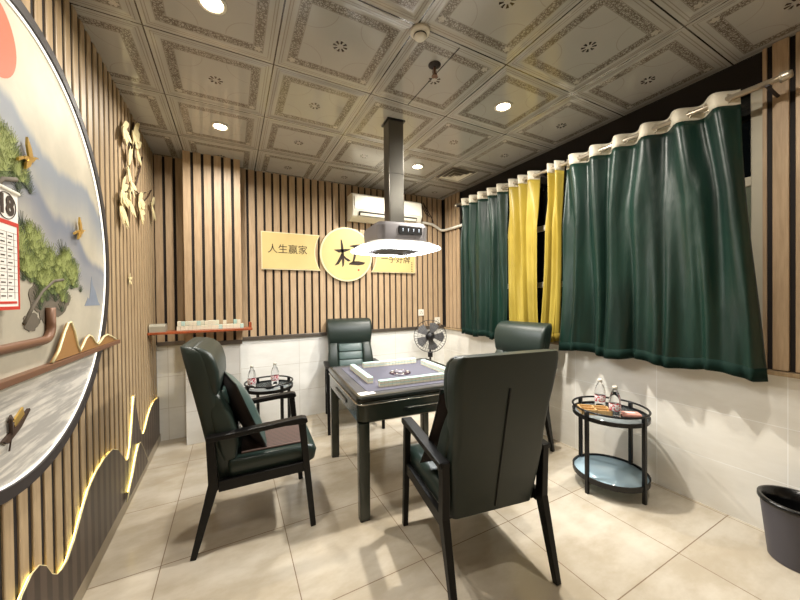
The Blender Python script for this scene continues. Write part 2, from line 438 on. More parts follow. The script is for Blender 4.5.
# ------------------------------------------------------------------ setting
PIT = 0.0815; SW = 0.059; SD = 0.02
b = MB(); b.box(XL - 0.1, XR + 0.15, YF - 0.1, YB + 0.1, -0.1, 0); struct(b.build('floor', MT['floor']))
b = MB(); b.box(XL - 0.1, XR + 0.15, YF - 0.1, YB + 0.1, CEIL, CEIL + 0.1); struct(b.build('ceiling', MT['ceiling']))
def slats_y(b, y0, y1, z0, z1, xface, dirx, ph=0.0, SW=0.059):
    y = y0 + ph
    while y + SW <= y1 + 0.001:
        b.box(min(xface, xface + dirx * SD), max(xface, xface + dirx * SD), y, y + SW, z0, z1, 0.002, 1); y += PIT
def slats_x(b, x0, x1, z0, z1, yface, diry, ph=0.0):
    x = x0 + ph
    while x + SW <= x1 + 0.001:
        b.box(x, x + SW, min(yface, yface + diry * SD), max(yface, yface + diry * SD), z0, z1, 0.002, 1); x += PIT
# left wall: slats from baseboard to ceiling
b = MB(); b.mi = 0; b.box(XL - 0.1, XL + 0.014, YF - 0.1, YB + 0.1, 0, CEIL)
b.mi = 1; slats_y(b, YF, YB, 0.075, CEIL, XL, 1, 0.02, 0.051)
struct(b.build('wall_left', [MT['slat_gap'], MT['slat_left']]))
b = MB(); b.box(XL, XL + 0.035, YF, YB - 0.002, 0, 0.072, 0.003); struct(b.build('baseboard_left', MT['base_stone']))
# back wall
b = MB(); b.mi = 0; b.box(XL, XR, YB, YB + 0.1, 0.9, CEIL)
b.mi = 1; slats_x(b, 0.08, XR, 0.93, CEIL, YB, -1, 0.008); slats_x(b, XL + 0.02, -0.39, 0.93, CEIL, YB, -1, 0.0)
b.mi = 2; b.box(XL, XR, YB - 0.008, YB + 0.1, 0, 0.9)
struct(b.build('wall_back', [MT['slat_gap'], MT['slat'], MT['wtile_y']]))
# pillar in the left back corner
PX0, PX1, PY = -0.375, 0.068, 3.5
b = MB(); b.mi = 0; b.box(PX0, PX1, PY, YB - 0.009, 0.9, CEIL)
b.mi = 1; slats_x(b, PX0, PX1 + 0.02, 0.93, CEIL, PY, -1, 0.0); b.box(0.034, PX1 + 0.021, PY - SD, PY, 0.93, CEIL, 0.002, 1); slats_y(b, PY + 0.01, YB - 0.05, 0.93, CEIL, PX1, 1, 0.0)
b.mi = 2; b.box(PX0 - 0.004, PX1 + 0.004, PY - 0.008, YB - 0.009, 0, 0.9)
struct(b.build('wall_pillar', [MT['slat_gap'], MT['slat'], MT['wtile_y']]))
# metal rail between tiles and slats
def rail(name, x0, x1, y, d=0.03):
    b = MB(); b.box(x0, x1, y - d, y, 0.89, 0.93, 0.003); return struct(b.build(name, MT['trim_metal']))
rail('trim_1', PX1 + 0.025, XR - 0.002, YB - 0.0)
rail('trim_2', PX0, PX1 + 0.02, PY - 0.0)
rail('trim_3', XL + 0.022, PX0 - 0.006, YB - 0.0)
# right wall with the window opening
WY0, WY1, WZ0 = 0.66, 3.32, 0.88
b = MB(); b.mi = 0; b.box(XR, XR + 0.15, YF - 0.1, YB + 0.1, 0, WZ0)
b.mi = 1; b.box(XR, XR + 0.15, YF - 0.1, WY0, WZ0, CEIL); b.box(XR, XR + 0.15, WY1, YB + 0.1, WZ0, CEIL)
b.mi = 2; b.box(XR - 0.010, XR, 0.6435, WY0 - 0.0005, 0.91, CEIL); slats_y(b, YF, WY0 - 0.015, 0.91, CEIL, XR, -1, 0.0615); 
slats_y(b, WY1 + 0.01, YB - 0.022, 0.91, CEIL, XR, -1, 0.0)
struct(b.build('wall_right', [MT['wtile_x'], MT['slat_gap'], MT['slat']]))
b = MB(); b.box(XR - 0.035, XR + 0.1, YF, YB - 0.04, WZ0 + 0.001, WZ0 + 0.025, 0.004); struct(b.build('trim_4', MT['sill']))
b = MB(); b.box(XL, XR, YF - 0.1, YF, 0, CEIL); struct(b.build('wall_front', MT['paint']))
# ceiling joint strip next to the sprinkler
b = MB(); b.box(1.106, 1.111, 1.40, 1.98, CEIL - 0.002, CEIL, 0)
struct(b.build('trim_5', MT['slat_gap']))
# window
wt = bpy.data.objects.new('window_1', None); COL.objects.link(wt); wt['kind'] = 'structure'; wt.location = (XR + 0.045, 0, 0)
b = MB(); t_ = 0.055
zs = [WZ0 + 0.027, 1.40, 1.94]
for z in zs: b.box(-0.02, 0.02, WY0, WY1, z, z + t_, 0.004, 1)
n = 4
for k in range(n + 1):
    y = WY0 + (WY1 - WY0 - t_) * k / n; b.box(-0.022, 0.022, y, y + t_, zs[0], 2.47, 0.004, 1)
b.build('window_frame', MT['alu'], wt)
b = MB(); b.box(-0.03, 0.03, WY0, WY1, 2.472, CEIL - 0.001); b.build('lintel', MT['slat_gap'], wt)
b = MB(); b.box(-0.012, -0.004, WY0 + t_ + 0.002, WY0 + 0.60, 1.447, 1.958); b.build('window_panel', simple('grey_green_panel', srgb(112, 118, 100), 0.4), wt)
b = MB(); b.box(-0.003, 0.003, WY0 + 0.02, WY1 - 0.02, zs[0] + 0.02, 2.471); b.build('window_pane', simple('night_glass', srgb(14, 18, 20), 0.04, var=0.3), wt)

# ------------------------------------------------------------------ ceiling fixtures
EM_DOWN = emis('warm_downlight_glow', (1.0, 0.82, 0.58, 1), 30)
def downlight(x, y, dim, lab):
    t = thing('ceiling_downlight', lab, 'ceiling light', (x, y, CEIL), 0, 'recessed ceiling downlights')
    b = MB(); N = 28
    prof = [(0.05, -0.001), (0.062, -0.001), (0.06, -0.008), (0.047, -0.010), (0.045, -0.004)]
    b.lathe(prof, (0, 0, 0), N, False, False); b.build('trim_ring', MT['white_pl'], t)
    b = MB(); b.lathe([(0.001, -0.004), (0.046, -0.004), (0.046, -0.002), (0.001, -0.002)], (0, 0, 0), N); b.build('diffuser', EM_DOWN, t)
    L = bpy.data.lights.new('downlight_beam', 'AREA'); L.shape = 'DISK'; L.size = 0.085; L.energy = DOWN_W * dim; L.color = (1.0, 0.94, 0.84)
    L.spread = R(165)
    o = bpy.data.objects.new('downlight_beam', L); COL.objects.link(o); o.parent = t; o.location = (0, 0, -0.013)
    return t
labs = ['round warm ceiling downlight at the top left edge of the photo', 'round warm ceiling downlight above the slatted corner pillar',
        'round warm ceiling downlight nearest the long dark green curtain', 'small round warm downlight to the right of the steel duct']
labs += ['round ceiling downlight just above the camera near the mural wall', 'round ceiling downlight above the camera near the window wall']
for (x, y, dm), lb in zip(DOWNS, labs): downlight(x, y, dm, lb)

t = thing('smoke_detector', 'white round smoke detector on the ceiling where four tiles meet', 'smoke detector', (0.862, 1.403, CEIL))
b = MB(); b.lathe([(0.05, 0), (0.05, -0.010), (0.043, -0.017), (0.03, -0.022)], n=28); b.build('base', MT['white_pl'], t)
b = MB(); b.lathe([(0.03, -0.022), (0.032, -0.031), (0.024, -0.040), (0.01, -0.043)], n=28); b.build('sensor_cap', MT['white_pl'], t)
b = MB(); b.lathe([(0.0305, -0.024), (0.0335, -0.024), (0.0335, -0.028), (0.0305, -0.028)], n=28); b.build('vent_slot', MT['dark_pl'], t)
t = thing('fire_sprinkler', 'small dark fire sprinkler hanging from the patterned ceiling', 'sprinkler', (1.06, 1.57, CEIL))
b = MB(); b.lathe([(0.036, 0), (0.036, -0.004), (0.02, -0.014), (0.014, -0.016)], n=20); b.build('cover_plate', MT['frame_dark'], t)
b = MB(); b.lathe([(0.008, -0.014), (0.008, -0.05)], n=12); b.tube([(0.012, 0, -0.03), (0.016, 0, -0.045), (0.006, 0, -0.062)], 0.002, 6); b.tube([(-0.012, 0, -0.03), (-0.016, 0, -0.045), (-0.006, 0, -0.062)], 0.002, 6); b.build('nozzle', MT['brown_bar'], t)
b = MB(); b.lathe([(0.004, -0.05), (0.004, -0.062), (0.018, -0.063), (0.018, -0.066)], n=16); b.build('deflector', MT['brown_bar'], t)
t = thing('ceiling_vent', 'square pale air diffuser set in the ceiling near the air conditioner', 'air vent', (2.20, 2.87, CEIL))
b = MB()
for i, s_ in enumerate((0.17, 0.13, 0.09, 0.05)):
    z = -0.006 - 0.008 * i
    for a in range(4):
        M4 = Matrix.Rotation(a * PI / 2, 4, 'Z')
        b.prism([M4 @ Vector(p) for p in ((-s_, -s_, z), (s_, -s_, z), (s_ - 0.025, -s_ + 0.025, z + 0.012), (-s_ + 0.025, -s_ + 0.025, z + 0.012))], (0, 0, 0.002))
b.box(-0.03, 0.03, -0.03, 0.03, -0.034, -0.03); b.build('louvres', MT['ac_white'], t)
b = MB(); b.box(-0.165, 0.165, -0.165, 0.165, -0.004, -0.001); b.build('backing', MT['trim_metal'], t)

# ------------------------------------------------------------------ extractor lamp over the table
TX, TY, TRZ = 1.14, 2.20, R(-4.5)
def rsq(h, z, rad, n=8, c=(0, 0)):
    pts = []
    for q, (sx, sy) in enumerate(((1, 1), (-1, 1), (-1, -1), (1, -1))):
        for k in range(n + 1):
            a = q * PI / 2 + k / n * PI / 2
            pts.append((c[0] + sx * (h - rad) + rad * math.cos(a), c[1] + sy * (h - rad) + rad * math.sin(a), z))
    return pts
hd = thing('extractor_lamp', 'grey square smoke extractor with bright white lamp ring hanging over the game table', 'extractor lamp', (TX - 0.015, TY + 0.04, 0), TRZ)
b = MB(); b.rings([rsq(0.185, 1.712, 0.05), rsq(0.196, 1.725, 0.055), rsq(0.200, 1.835, 0.055), rsq(0.186, 1.862, 0.05), rsq(0.10, 1.872, 0.03)]); smooth_angle(b.build('housing', MT['hood'], hd), 30)
b = MB(); b.rings([rsq(0.060, 1.873, 0.006, 2), rsq(0.060, CEIL, 0.006, 2)], smooth=False)
b.build('duct', MT['duct'], hd)
b = MB(); b.rings([rsq(0.063, 2.26, 0.006, 2), rsq(0.063, 2.275, 0.006, 2)], smooth=False); b.build('duct_joint', MT['duct'], hd)
b = MB(); b.rings([rsq(0.072, CEIL - 0.008, 0.004, 2), rsq(0.072, CEIL, 0.004, 2)], smooth=False); b.build('ceiling_flange', MT['black_metal'], hd)
b = MB(); b.rings([rsq(0.09, 1.872, 0.01, 2), rsq(0.09, 1.880, 0.01, 2)], smooth=False); b.build('duct_collar', MT['chrome'], hd)
b = MB(); b.rings([rsq(0.198, 1.735, 0.09), rsq(0.25, 1.722, 0.14), rsq(0.302, 1.694, 0.19), rsq(0.308, 1.684, 0.19), rsq(0.300, 1.682, 0.19), rsq(0.28, 1.688, 0.17), rsq(0.198, 1.705, 0.09)], False, False)
smooth_angle(b.build('lamp_shade', MT['hoodglass'], hd), 40)
EM_HOOD = emis('white_lamp_glow', (0.97, 0.99, 1.0, 1), HOOD_E)
b = MB(); b.rings([rsq(0.282, 1.690, 0.175), rsq(0.278, 1.680, 0.175), rsq(0.21, 1.668, 0.11), rsq(0.205, 1.69, 0.11)], False, False); b.build('lamp_ring', EM_HOOD, hd)
b = MB(); b.rings([rsq(0.3085, 1.6815, 0.19), rsq(0.3115, 1.685, 0.19), rsq(0.305, 1.695, 0.19)], False, False); b.build('glowing_edge', emis('edge_glow', (1, 0.99, 0.96, 1), 4.0), hd)
b = MB(); b.rings([rsq(0.203, 1.684, 0.10), rsq(0.203, 1.680, 0.10)])
for k in range(-7, 8): b.box(-0.17, 0.17, k * 0.023 - 0.003, k * 0.023 + 0.003, 1.672, 1.6795)
b.build('intake_grille', MT['hood'], hd)
b = MB(); b.box(-0.05, 0.135, -0.208, -0.201, 1.775, 1.835, 0.003); cp = b.build('control_panel', MT['dark_pl'], hd)
icon = emis('panel_icons', (0.75, 0.85, 1, 1), 0.5)
for k in range(4):
    x = -0.018 + k * 0.042
    b = MB(); b.box(x - 0.0045, x + 0.0045, -0.2095, -0.2085, 1.812, 1.815); b.box(x - 0.0015, x + 0.0015, -0.2095, -0.2085, 1.795, 1.8125); b.build('button_mark', icon, cp)

# ------------------------------------------------------------------ air conditioner, pipe, sockets, signs on the back wall
t = thing('air_conditioner', 'cream wall mounted air conditioner high on the slatted back wall', 'air conditioner', (1.69, YB - SD - 0.002, 2.23))
prof = [(0, 0.0), (0, 0.30), (-0.15, 0.30), (-0.20, 0.27), (-0.21, 0.10), (-0.17, 0.03), (-0.08, 0.0)]
b = MB(); b.rings([[(-0.46, y, z) for y, z in prof], [(0.46, y, z) for y, z in prof]], smooth=False); ob = b.build('body', MT['ac_white'], t)
m_ = ob.modifiers.new('bevel', 'BEVEL'); m_.width = 0.012; m_.segments = 3
b = MB(); b.box(-0.44, 0.44, -0.216, -0.209, 0.105, 0.262, 0.003); b.build('front_panel', MT['ac_white'], t)
b = MB(); b.beam((-0.38, -0.188, 0.065), (0.38, -0.188, 0.065), 0.035, 0.05, side=Vector((0, 1, 0.6))); b.build('air_outlet', MT['dark_pl'], t)
b = MB(); b.beam((-0.37, -0.205, 0.052), (0.37, -0.205, 0.052), 0.004, 0.03, bev=0.001, side=Vector((0, 1, 0.6))); b.build('louvre', MT['ac_white'], t)
pc = [(2.17, 2.30), (2.30, 2.31), (2.42, 2.30), (2.50, 2.265), (2.56, 2.235)]
b = MB(); b.tube([(x, YB - 0.045, z) for x, z in pc] + [(XR - 0.042, YB - 0.09, 2.225), (XR - 0.042, 3.45, 2.22), (XR - 0.042, 3.2, 2.22)], 0.018, 12); tag(b.build('drain_pipe', MT['white_pl']), 'white bent pipe running from the air conditioner to the curtain', 'pipe')
b = MB(); b.tube([(2.18, YB - 0.04, 2.50), (2.25, YB - 0.04, 2.56), (2.32, YB - 0.04, 2.44), (2.38, YB - 0.04, 2.40), (2.32, YB - 0.04, 2.48), (2.28, YB - 0.04, 2.58), (2.42, YB - 0.04, 2.38), (2.44, YB - 0.04, 2.33)], 0.005, 6)
tag(b.build('power_cable', MT['frame_dark']), 'loose dark power cable beside the air conditioner', 'cable')
for x, z, lb in ((2.24, 1.115, 'white wall socket above and left of the fan'), (2.50, 1.00, 'white wall socket partly behind the fan cage')):
    t = thing('wall_socket', lb, 'socket', (x, YB - SD, z))
    b = MB(); b.box(-0.043, 0.043, -0.01, -0.001, -0.043, 0.043, 0.003); b.build('face_plate', MT['white_pl'], t)
    b = MB(); b.box(-0.018, -0.014, -0.0115, -0.0102, -0.015, 0.0); b.box(0.014, 0.018, -0.0115, -0.0102, -0.015, 0.0); b.box(-0.003, 0.003, -0.0115, -0.0102, 0.008, 0.02); b.build('socket_holes', MT['dark_pl'], t)

SY = YB - SD - 0.032   # front face of the sign boards
CX, CZ, CR = 1.215, 1.835, 0.318
def flatM(x, z, y): return Matrix.Translation((x, y, z)) @ Matrix.Rotation(PI / 2, 4, 'X')
cs = thing('round_sign', 'round gold wall sign with one big brown Chinese character', 'sign', (CX, YB - SD - 0.001, CZ))
circ = lambda r, n=64: [(r * math.cos(2 * PI * k / n), 0, r * math.sin(2 * PI * k / n)) for k in range(n)]
b = MB(); b.prism([(x, -0.001, z) for x, _, z in circ(CR)], (0, -0.030, 0)); b.build('edge_ring', MT['gold_edge'], cs)
b = MB(); b.prism([(x, -0.0312, z) for x, _, z in circ(CR - 0.018)], (0, -0.003, 0)); b.build('board', MT['gold_board'], cs)
# the brush character, drawn stroke by stroke
def stroke(b, pts, y=-0.0355):
    """pts: (x, z, width)"""
    L, Rr = [], []
    for i, (x, z, w_) in enumerate(pts):
        a = pts[max(0, i - 1)]; c = pts[min(len(pts) - 1, i + 1)]
        dx, dz = c[0] - a[0], c[1] - a[1]; q = math.hypot(dx, dz) or 1
        L.append((x - dz / q * w_ / 2, y, z + dx / q * w_ / 2)); Rr.append((x + dz / q * w_ / 2, y, z - dx / q * w_ / 2))
    b.prism(L + Rr[::-1], (0, 0.0015, 0))
b = MB()
stroke(b, [(-0.155, 0.045, 0.006), (-0.10, 0.035, 0.04), (-0.03, 0.045, 0.035), (0.015, 0.055, 0.02), (0.04, 0.065, 0.006)])
stroke(b, [(-0.072, 0.17, 0.012), (-0.062, 0.10, 0.03), (-0.055, 0.0, 0.032), (-0.05, -0.08, 0.03), (-0.052, -0.13, 0.02), (-0.06, -0.15, 0.004)])
stroke(b, [(-0.06, 0.02, 0.01), (-0.08, -0.05, 0.035), (-0.115, -0.11, 0.03), (-0.15, -0.135, 0.004)])
stroke(b, [(-0.05, -0.01, 0.008), (-0.02, -0.05, 0.026), (0.015, -0.07, 0.03), (0.04, -0.075, 0.006)])
stroke(b, [(0.03, 0.10, 0.006), (0.08, 0.10, 0.03), (0.14, 0.11, 0.03), (0.175, 0.12, 0.006)])
stroke(b, [(0.10, 0.11, 0.02), (0.10, 0.03, 0.03), (0.09, -0.03, 0.028), (0.07, -0.10, 0.02)])
stroke(b, [(0.02, -0.115, 0.01), (0.07, -0.10, 0.045), (0.14, -0.10, 0.05), (0.20, -0.098, 0.03), (0.225, -0.09, 0.004)])
b.build('painted_character', MT['ink'], cs)
b = MB(); b.box(0.13, 0.15, -0.036, -0.0345, -0.19, -0.17); b.build('red_seal', MT['red'], cs)
def side_sign(sgn, x_out, lab, txt, cx_t, zt):
    s_ = thing('rectangular_sign', lab, 'sign', (CX, YB - SD - 0.001, CZ))
    arc = []; r_ = 0.372
    for k in range(13):
        z = -0.2 + 0.4 * k / 12; arc.append((sgn * math.sqrt(r_ * r_ - z * z), z))
    xo = x_out - CX
    def poly(ins):
        pts = [(xo - sgn * ins, -0.2 + ins), *[(a + sgn * ins, max(-0.2 + ins, min(0.2 - ins, z))) for a, z in arc], (xo - sgn * ins, 0.2 - ins)]
        return pts
    b = MB(); b.prism([(x, -0.001, z) for x, z in poly(0)], (0, -0.024, 0)); b.build('edge_frame', MT['gold_edge'], s_)
    b = MB(); b.prism([(x, -0.0252, z) for x, z in poly(0.009)], (0, -0.003, 0)); b.build('board', MT['gold_board'], s_)
    text_mesh(txt, 0.104, MT['ink'], 'lettering', s_, flatM(cx_t - CX, zt - CZ, -0.0290), 0.0008, 0.0)
    return s_
side_sign(-1, 0.283, 'gold sign board with four brown Chinese characters left of the round sign', '人生赢家', 0.55, 1.85)
rs = side_sign(1, 2.147, 'gold sign board with Chinese characters right of the round sign, under the extractor lamp', '一手好牌', 1.86, 1.80)
b = MB()
for k in range(6): b.box(2.085 - CX, 2.10 - CX, -0.0290, -0.0282, -0.06 - 0.022 * k - 0.010, -0.06 - 0.022 * k)
b.build('small_inscription', MT['ink'], rs)

# ------------------------------------------------------------------ round mural on the left wall
MF = XL + SD       # face of the slats, -0.62
MY, MZ, MR = 1.5176, 1.511, 0.781
mu = thing('round_mural', 'large round landscape mural with dark rim on the slatted left wall', 'wall art', (MF, 0, 0))
yz = lambda x, pts: [(x, y, z) for y, z in pts]
cp_ = lambda r, n=96: [(MY + r * math.cos(2 * PI * k / n), MZ + r * math.sin(2 * PI * k / n)) for k in range(n)]
b = MB()
A, B2, C2, D2 = cp_(MR + 0.006), cp_(MR), cp_(MR - 0.032), cp_(MR - 0.03)
b.rings([yz(0.001, A), yz(0.030, A), yz(0.030, C2), yz(0.001, C2), yz(0.001, A)], False, False, False); b.build('rim', MT['frame_dark'], mu)
b = MB(); b.prism(yz(0.002, cp_(MR - 0.031)), (0.014, 0, 0)); b.build('painted_panel', MT['print'], mu)
b = MB(); b.tube(yz(0.021, cp_(MR - 0.0355)), 0.0035, 6, True); b.build('light_strip', emis('rim_light', (1, 0.96, 0.86, 1), 0.8), mu)
PXF = 0.0165
def inside(y, z, r=MR - 0.04): return math.hypot(y - MY, z - MZ) < r
# printed pictures: sun, far hill, rocks, pine tufts
b = MB(); pts = [(1.375 + 0.12 * math.cos(2 * PI * k / 40), 2.11 + 0.12 * math.sin(2 * PI * k / 40)) for k in range(40)]
b.prism(yz(PXF, [p for p in pts]), (0.0006, 0, 0)); b.build('painted_sun', MT['sun'], mu)
b = MB(); b.prism(yz(PXF, [(2.00, 1.30), (2.04, 1.34), (2.06, 1.33), (2.09, 1.44), (2.105, 1.40), (2.14, 1.37), (2.17, 1.32), (2.20, 1.30)]), (0.0006, 0, 0)); b.build('painted_hill', MT['bluehill'], mu)
def blob(cy, cz, ry, rz_, n=26, j=0.18, seed=1):
    rd = random.Random(seed); return [(cy + ry * (1 + rd.uniform(-j, j)) * math.cos(2 * PI * k / n), cz + rz_ * (1 + rd.uniform(-j, j)) * math.sin(2 * PI * k / n)) for k in range(n)]
for cy, cz, ry, rz_, sd in ((1.66, 1.30, 0.07, 0.055, 2), (1.73, 1.31, 0.08, 0.05, 3), (1.60, 1.34, 0.06, 0.05, 4), (1.80, 1.33, 0.05, 0.035, 5), (1.55, 1.255, 0.05, 0.03, 6)):
    b = MB(); b.prism(yz(PXF, blob(cy, cz, ry, rz_, seed=sd)), (0.0008 + sd * 0.0001, 0, 0)); b.build('painted_rock', MT['rock'], mu)
b = MB(); b.tube([(PXF + 0.002, 1.50, 1.25), (PXF + 0.002, 1.56, 1.31), (PXF + 0.002, 1.62, 1.36), (PXF + 0.002, 1.70, 1.40), (PXF + 0.002, 1.78, 1.41)], 0.006, 6)
b.build('painted_trunk', MT['rock'], mu)
b = MB(); b.tube([(PXF + 0.002, 1.34, 1.62), (PXF + 0.002, 1.40, 1.69), (PXF + 0.002, 1.47, 1.71)], 0.008, 6)
b.build('painted_trunk', MT['rock'], mu)
def tufts(name, mat, spots, seed, x):
    rd = random.Random(seed); b = MB()
    for cy, cz, rad in spots:
        for _ in range(12):
            ty = cy + rd.gauss(0, rad * 0.45); tz = cz + rd.gauss(0, rad * 0.32); L = rd.uniform(0.035, 0.068)
            if not inside(ty, tz, MR - 0.1): continue
            for k in range(13):
                a = R(20) + R(140) * k / 12 + rd.uniform(-.12, .12); q = 0.0016
                dy, dz = math.cos(a) * L, math.sin(a) * L * 0.9
                x_ = x + rd.uniform(0, 0.001)
                b.prism([(x_, ty - q, tz), (x_, ty + q, tz), (x_, ty + dy, tz + dz)], (0.0006, 0, 0))
    b.build(name, mat, mu)
sp = [(1.54, 1.52, 0.08), (1.60, 1.47, 0.10), (1.70, 1.44, 0.10), (1.80, 1.44, 0.09), (1.87, 1.41, 0.07), (1.53, 1.42, 0.08), (1.64, 1.38, 0.08), (1.76, 1.37, 0.08), (1.46, 1.50, 0.07), (1.82, 1.47, 0.06), (1.38, 1.80, 0.07), (1.44, 1.77, 0.07), (1.49, 1.73, 0.05), (1.38, 1.72, 0.08)]
tufts('painted_pine', MT['pine_b'], [(y, z - 0.015, r * 1.1) for y, z, r in sp], 1, PXF + 0.001)
tufts('painted_pine', MT['pine_a'], sp, 2, PXF + 0.002)
tufts('painted_pine', MT['pine_c'], [(y, z + 0.01, r * 0.8) for y, z, r in sp], 3, PXF + 0.003)
# raised copper coloured line with rounded corner, long ledge, golden peaks
def arcpts(cy, cz, r, a0, a1, n=8): return [(cy + r * math.cos(R(a0 + (a1 - a0) * k / n)), cz + r * math.sin(R(a0 + (a1 - a0) * k / n))) for k in range(n + 1)]
pl = [(1.00, 1.185), (1.30, 1.185)] + arcpts(1.60, 1.235, 0.05, -90, 0) + [(1.65, 1.30)]
b = MB(); b.tube([(PXF + 0.012, y, z) for y, z in pl], 0.0145, 10); b.build('copper_tray_line', MT['brown_bar'], mu)
b = MB(); b.beam((0.026, 0.92, 1.085), (0.026, 2.43, 1.085), 0.03, 0.022, side=Vector((1, 0, 0))); b.build('copper_ledge', MT['brown_bar'], mu)
peaks = [(1.63, 1.10), (1.68, 1.135), (1.73, 1.20), (1.765, 1.235), (1.79, 1.238), (1.82, 1.20), (1.85, 1.135), (1.873, 1.108), (1.90, 1.125), (1.94, 1.155), (1.975, 1.165), (2.01, 1.155), (2.05, 1.125), (2.085, 1.11), (2.12, 1.12), (2.17, 1.14), (2.22, 1.145), (2.28, 1.13), (2.36, 1.105), (2.42, 1.097)]
b = MB(); b.prism(yz(0.030, peaks), (0.006, 0, 0)); b.build('golden_peaks', simple('brown_gold', srgb(172, 128, 76), 0.4, 0.3), mu)
b = MB(); b.tube([(0.038, y, z) for y, z in peaks[:-1]], 0.0045, 6); b.build('peak_outline', MT['gold_pale'], mu)
def bird(cy, cz, s_, rot):
    b = MB(); M4 = Matrix.Translation((PXF + 0.008, cy, cz)) @ Matrix.Rotation(rot, 4, 'X') @ Matrix.Scale(s_, 4)
    def P(l, x=0): return [M4 @ Vector((x, p[0], p[1])) for p in l]
    d = Vector((0.006, 0, 0))
    b.prism(P([(-0.5, -0.05), (-0.2, -0.12), (0.2, -0.1), (0.5, 0.1), (0.75, 0.12), (0.5, 0.16), (0.2, 0.1), (-0.2, 0.08)]), d)
    b.prism(P([(-0.1, 0.05), (0.2, 0.08), (0.15, 0.4), (-0.05, 0.8), (-0.15, 0.5)], 0.02), d)
    b.prism(P([(-0.15, -0.05), (0.1, -0.08), (-0.1, -0.3), (-0.45, -0.45), (-0.35, -0.2)], 0.02), d)
    b.prism(P([(-0.45, 0.02), (-0.45, -0.08), (-0.85, -0.22), (-0.8, -0.1)]), d)
    b.build('golden_crane', MT['gold'], mu)
bird(1.53, 1.80, 0.085, R(10)); bird(1.93, 1.63, 0.08, R(5))
# little boat with a man
b = MB(); b.prism(yz(PXF, [(1.37, 0.915), (1.395, 0.90), (1.46, 0.925), (1.515, 0.965), (1.51, 0.972), (1.45, 0.942), (1.40, 0.925)]), (0.008, 0, 0)); b.build('little_boat', MT['twig'], mu)
b = MB(); b.tube([(PXF + 0.006, 1.41, 0.92), (PXF + 0.006, 1.41, 0.965), (PXF + 0.006, 1.41, 0.975)], 0.005, 6); b.tube([(PXF + 0.006, 1.398, 0.962), (PXF + 0.006, 1.41, 0.980), (PXF + 0.006, 1.422, 0.962)], 0.003, 6)
b.tube([(PXF + 0.006, 1.40, 0.875), (PXF + 0.006, 1.425, 0.955)], 0.002, 6); b.build('boatman', MT['twig'], mu)
b = MB(); b.prism(yz(PXF, [(1.425, 0.955), (1.48, 0.985), (1.488, 0.955), (1.44, 0.93)]), (0.005, 0, 0)); b.build('gold_sail', MT['gold'], mu)

# calendar hanging in front of the mural
ca = thing('wall_calendar', 'white and red paper calendar hanging in front of the round mural', 'calendar', (-0.575, 0, 0))
b = MB(); b.box(-0.002, 0.002, 1.08, 1.410, 1.300, 1.645); b.build('paper_sheet', MT['paper'], ca)
b = MB(); b.box(0.0022, 0.003, 1.08, 1.410, 1.548, 1.560); b.box(0.0022, 0.003, 1.08, 1.410, 1.300, 1.310); b.box(0.0022, 0.003, 1.403, 1.410, 1.310, 1.548); b.box(0.0022, 0.003, 1.10, 1.395, 1.318, 1.325); b.build('red_border', MT['red'], ca)
b = MB(); b.tube([(0, 1.075, 1.650), (0, 1.415, 1.650)], 0.007, 10); b.build('top_bar', MT['white_pl'], ca)
Mx = lambda y, z: Matrix(((0, 0, 1, 0.0035), (1, 0, 0, y), (0, 1, 0, z), (0, 0, 0, 1)))
text_mesh('18', 0.075, MT['ink'], 'date_number', ca, Mx(1.350, 1.602), 0.0004, 0.003)
b = MB(); b.tube([(0.003, 1.352 + 0.045 * math.cos(2 * PI * k / 32), 1.602 + 0.038 * math.sin(2 * PI * k / 32)) for k in range(32)], 0.0012, 5, True); b.build('date_circle', MT['ink'], ca)
b = MB()
for i in range(10):
    z = 1.526 - i * 0.0195
    b.box(0.0022, 0.0026, 1.09, 1.400, z, z + 0.0008)
    for j in range(8):
        y = 1.112 + j * 0.035; b.box(0.0022, 0.0028, y, y + 0.014 + 0.006 * ((i * 7 + j) % 2), z - 0.0115, z - 0.008)
for j in range(9): b.box(0.0022, 0.0026, 1.105 + j * 0.035, 1.1058 + j * 0.035, 1.332, 1.526)
b.build('date_grid', MT['ink'], ca)
b = MB(); b.tube([(-0.003, 1.245, 1.650), (-0.012, 1.245, 1.70), (-0.024, 1.245, 1.745)], 0.0015, 5); b.build('hanging_string', MT['red'], ca)

# gold blossom branch
fl = thing('gold_blossom_ornament', 'pale gold blossom branch ornament on the slats above the back corner', 'wall ornament', (MF, 0, 0))
b = MB(); X = 0.012
b.tube([(X, 3.20, 2.45), (X, 3.05, 2.25), (X, 2.95, 2.12), (X, 2.82, 2.05)], 0.006, 6)
b.tube([(X, 3.30, 2.20), (X, 3.05, 2.12), (X, 2.95, 2.12)], 0.005, 6)
b.tube([(X, 2.95, 2.60), (X, 2.85, 2.40), (X, 2.80, 2.18)], 0.006, 6)
b.tube([(X, 3.50, 2.28), (X, 3.36, 2.18), (X, 3.20, 2.10)], 0.005, 6)
b.build('branch', MT['twig'], fl)
def petal(b, cy, cz, x, L, W_, a):
    pts = []
    for t_, w_ in ((0, 0.05), (0.2, 0.55), (0.5, 1), (0.75, 0.75), (1, 0.02)):
        pts.append((t_ * L, w_ * W_ / 2))
    for t_, w_ in ((0.75, 0.75), (0.5, 1), (0.2, 0.55)): pts.append((t_ * L, -w_ * W_ / 2))
    b.prism([(x + p[0] * 0.12, cy + p[0] * math.cos(a) - p[1] * math.sin(a), cz + p[0] * math.sin(a) + p[1] * math.cos(a)) for p in pts], (0.003, 0, 0))
rd = random.Random(4)
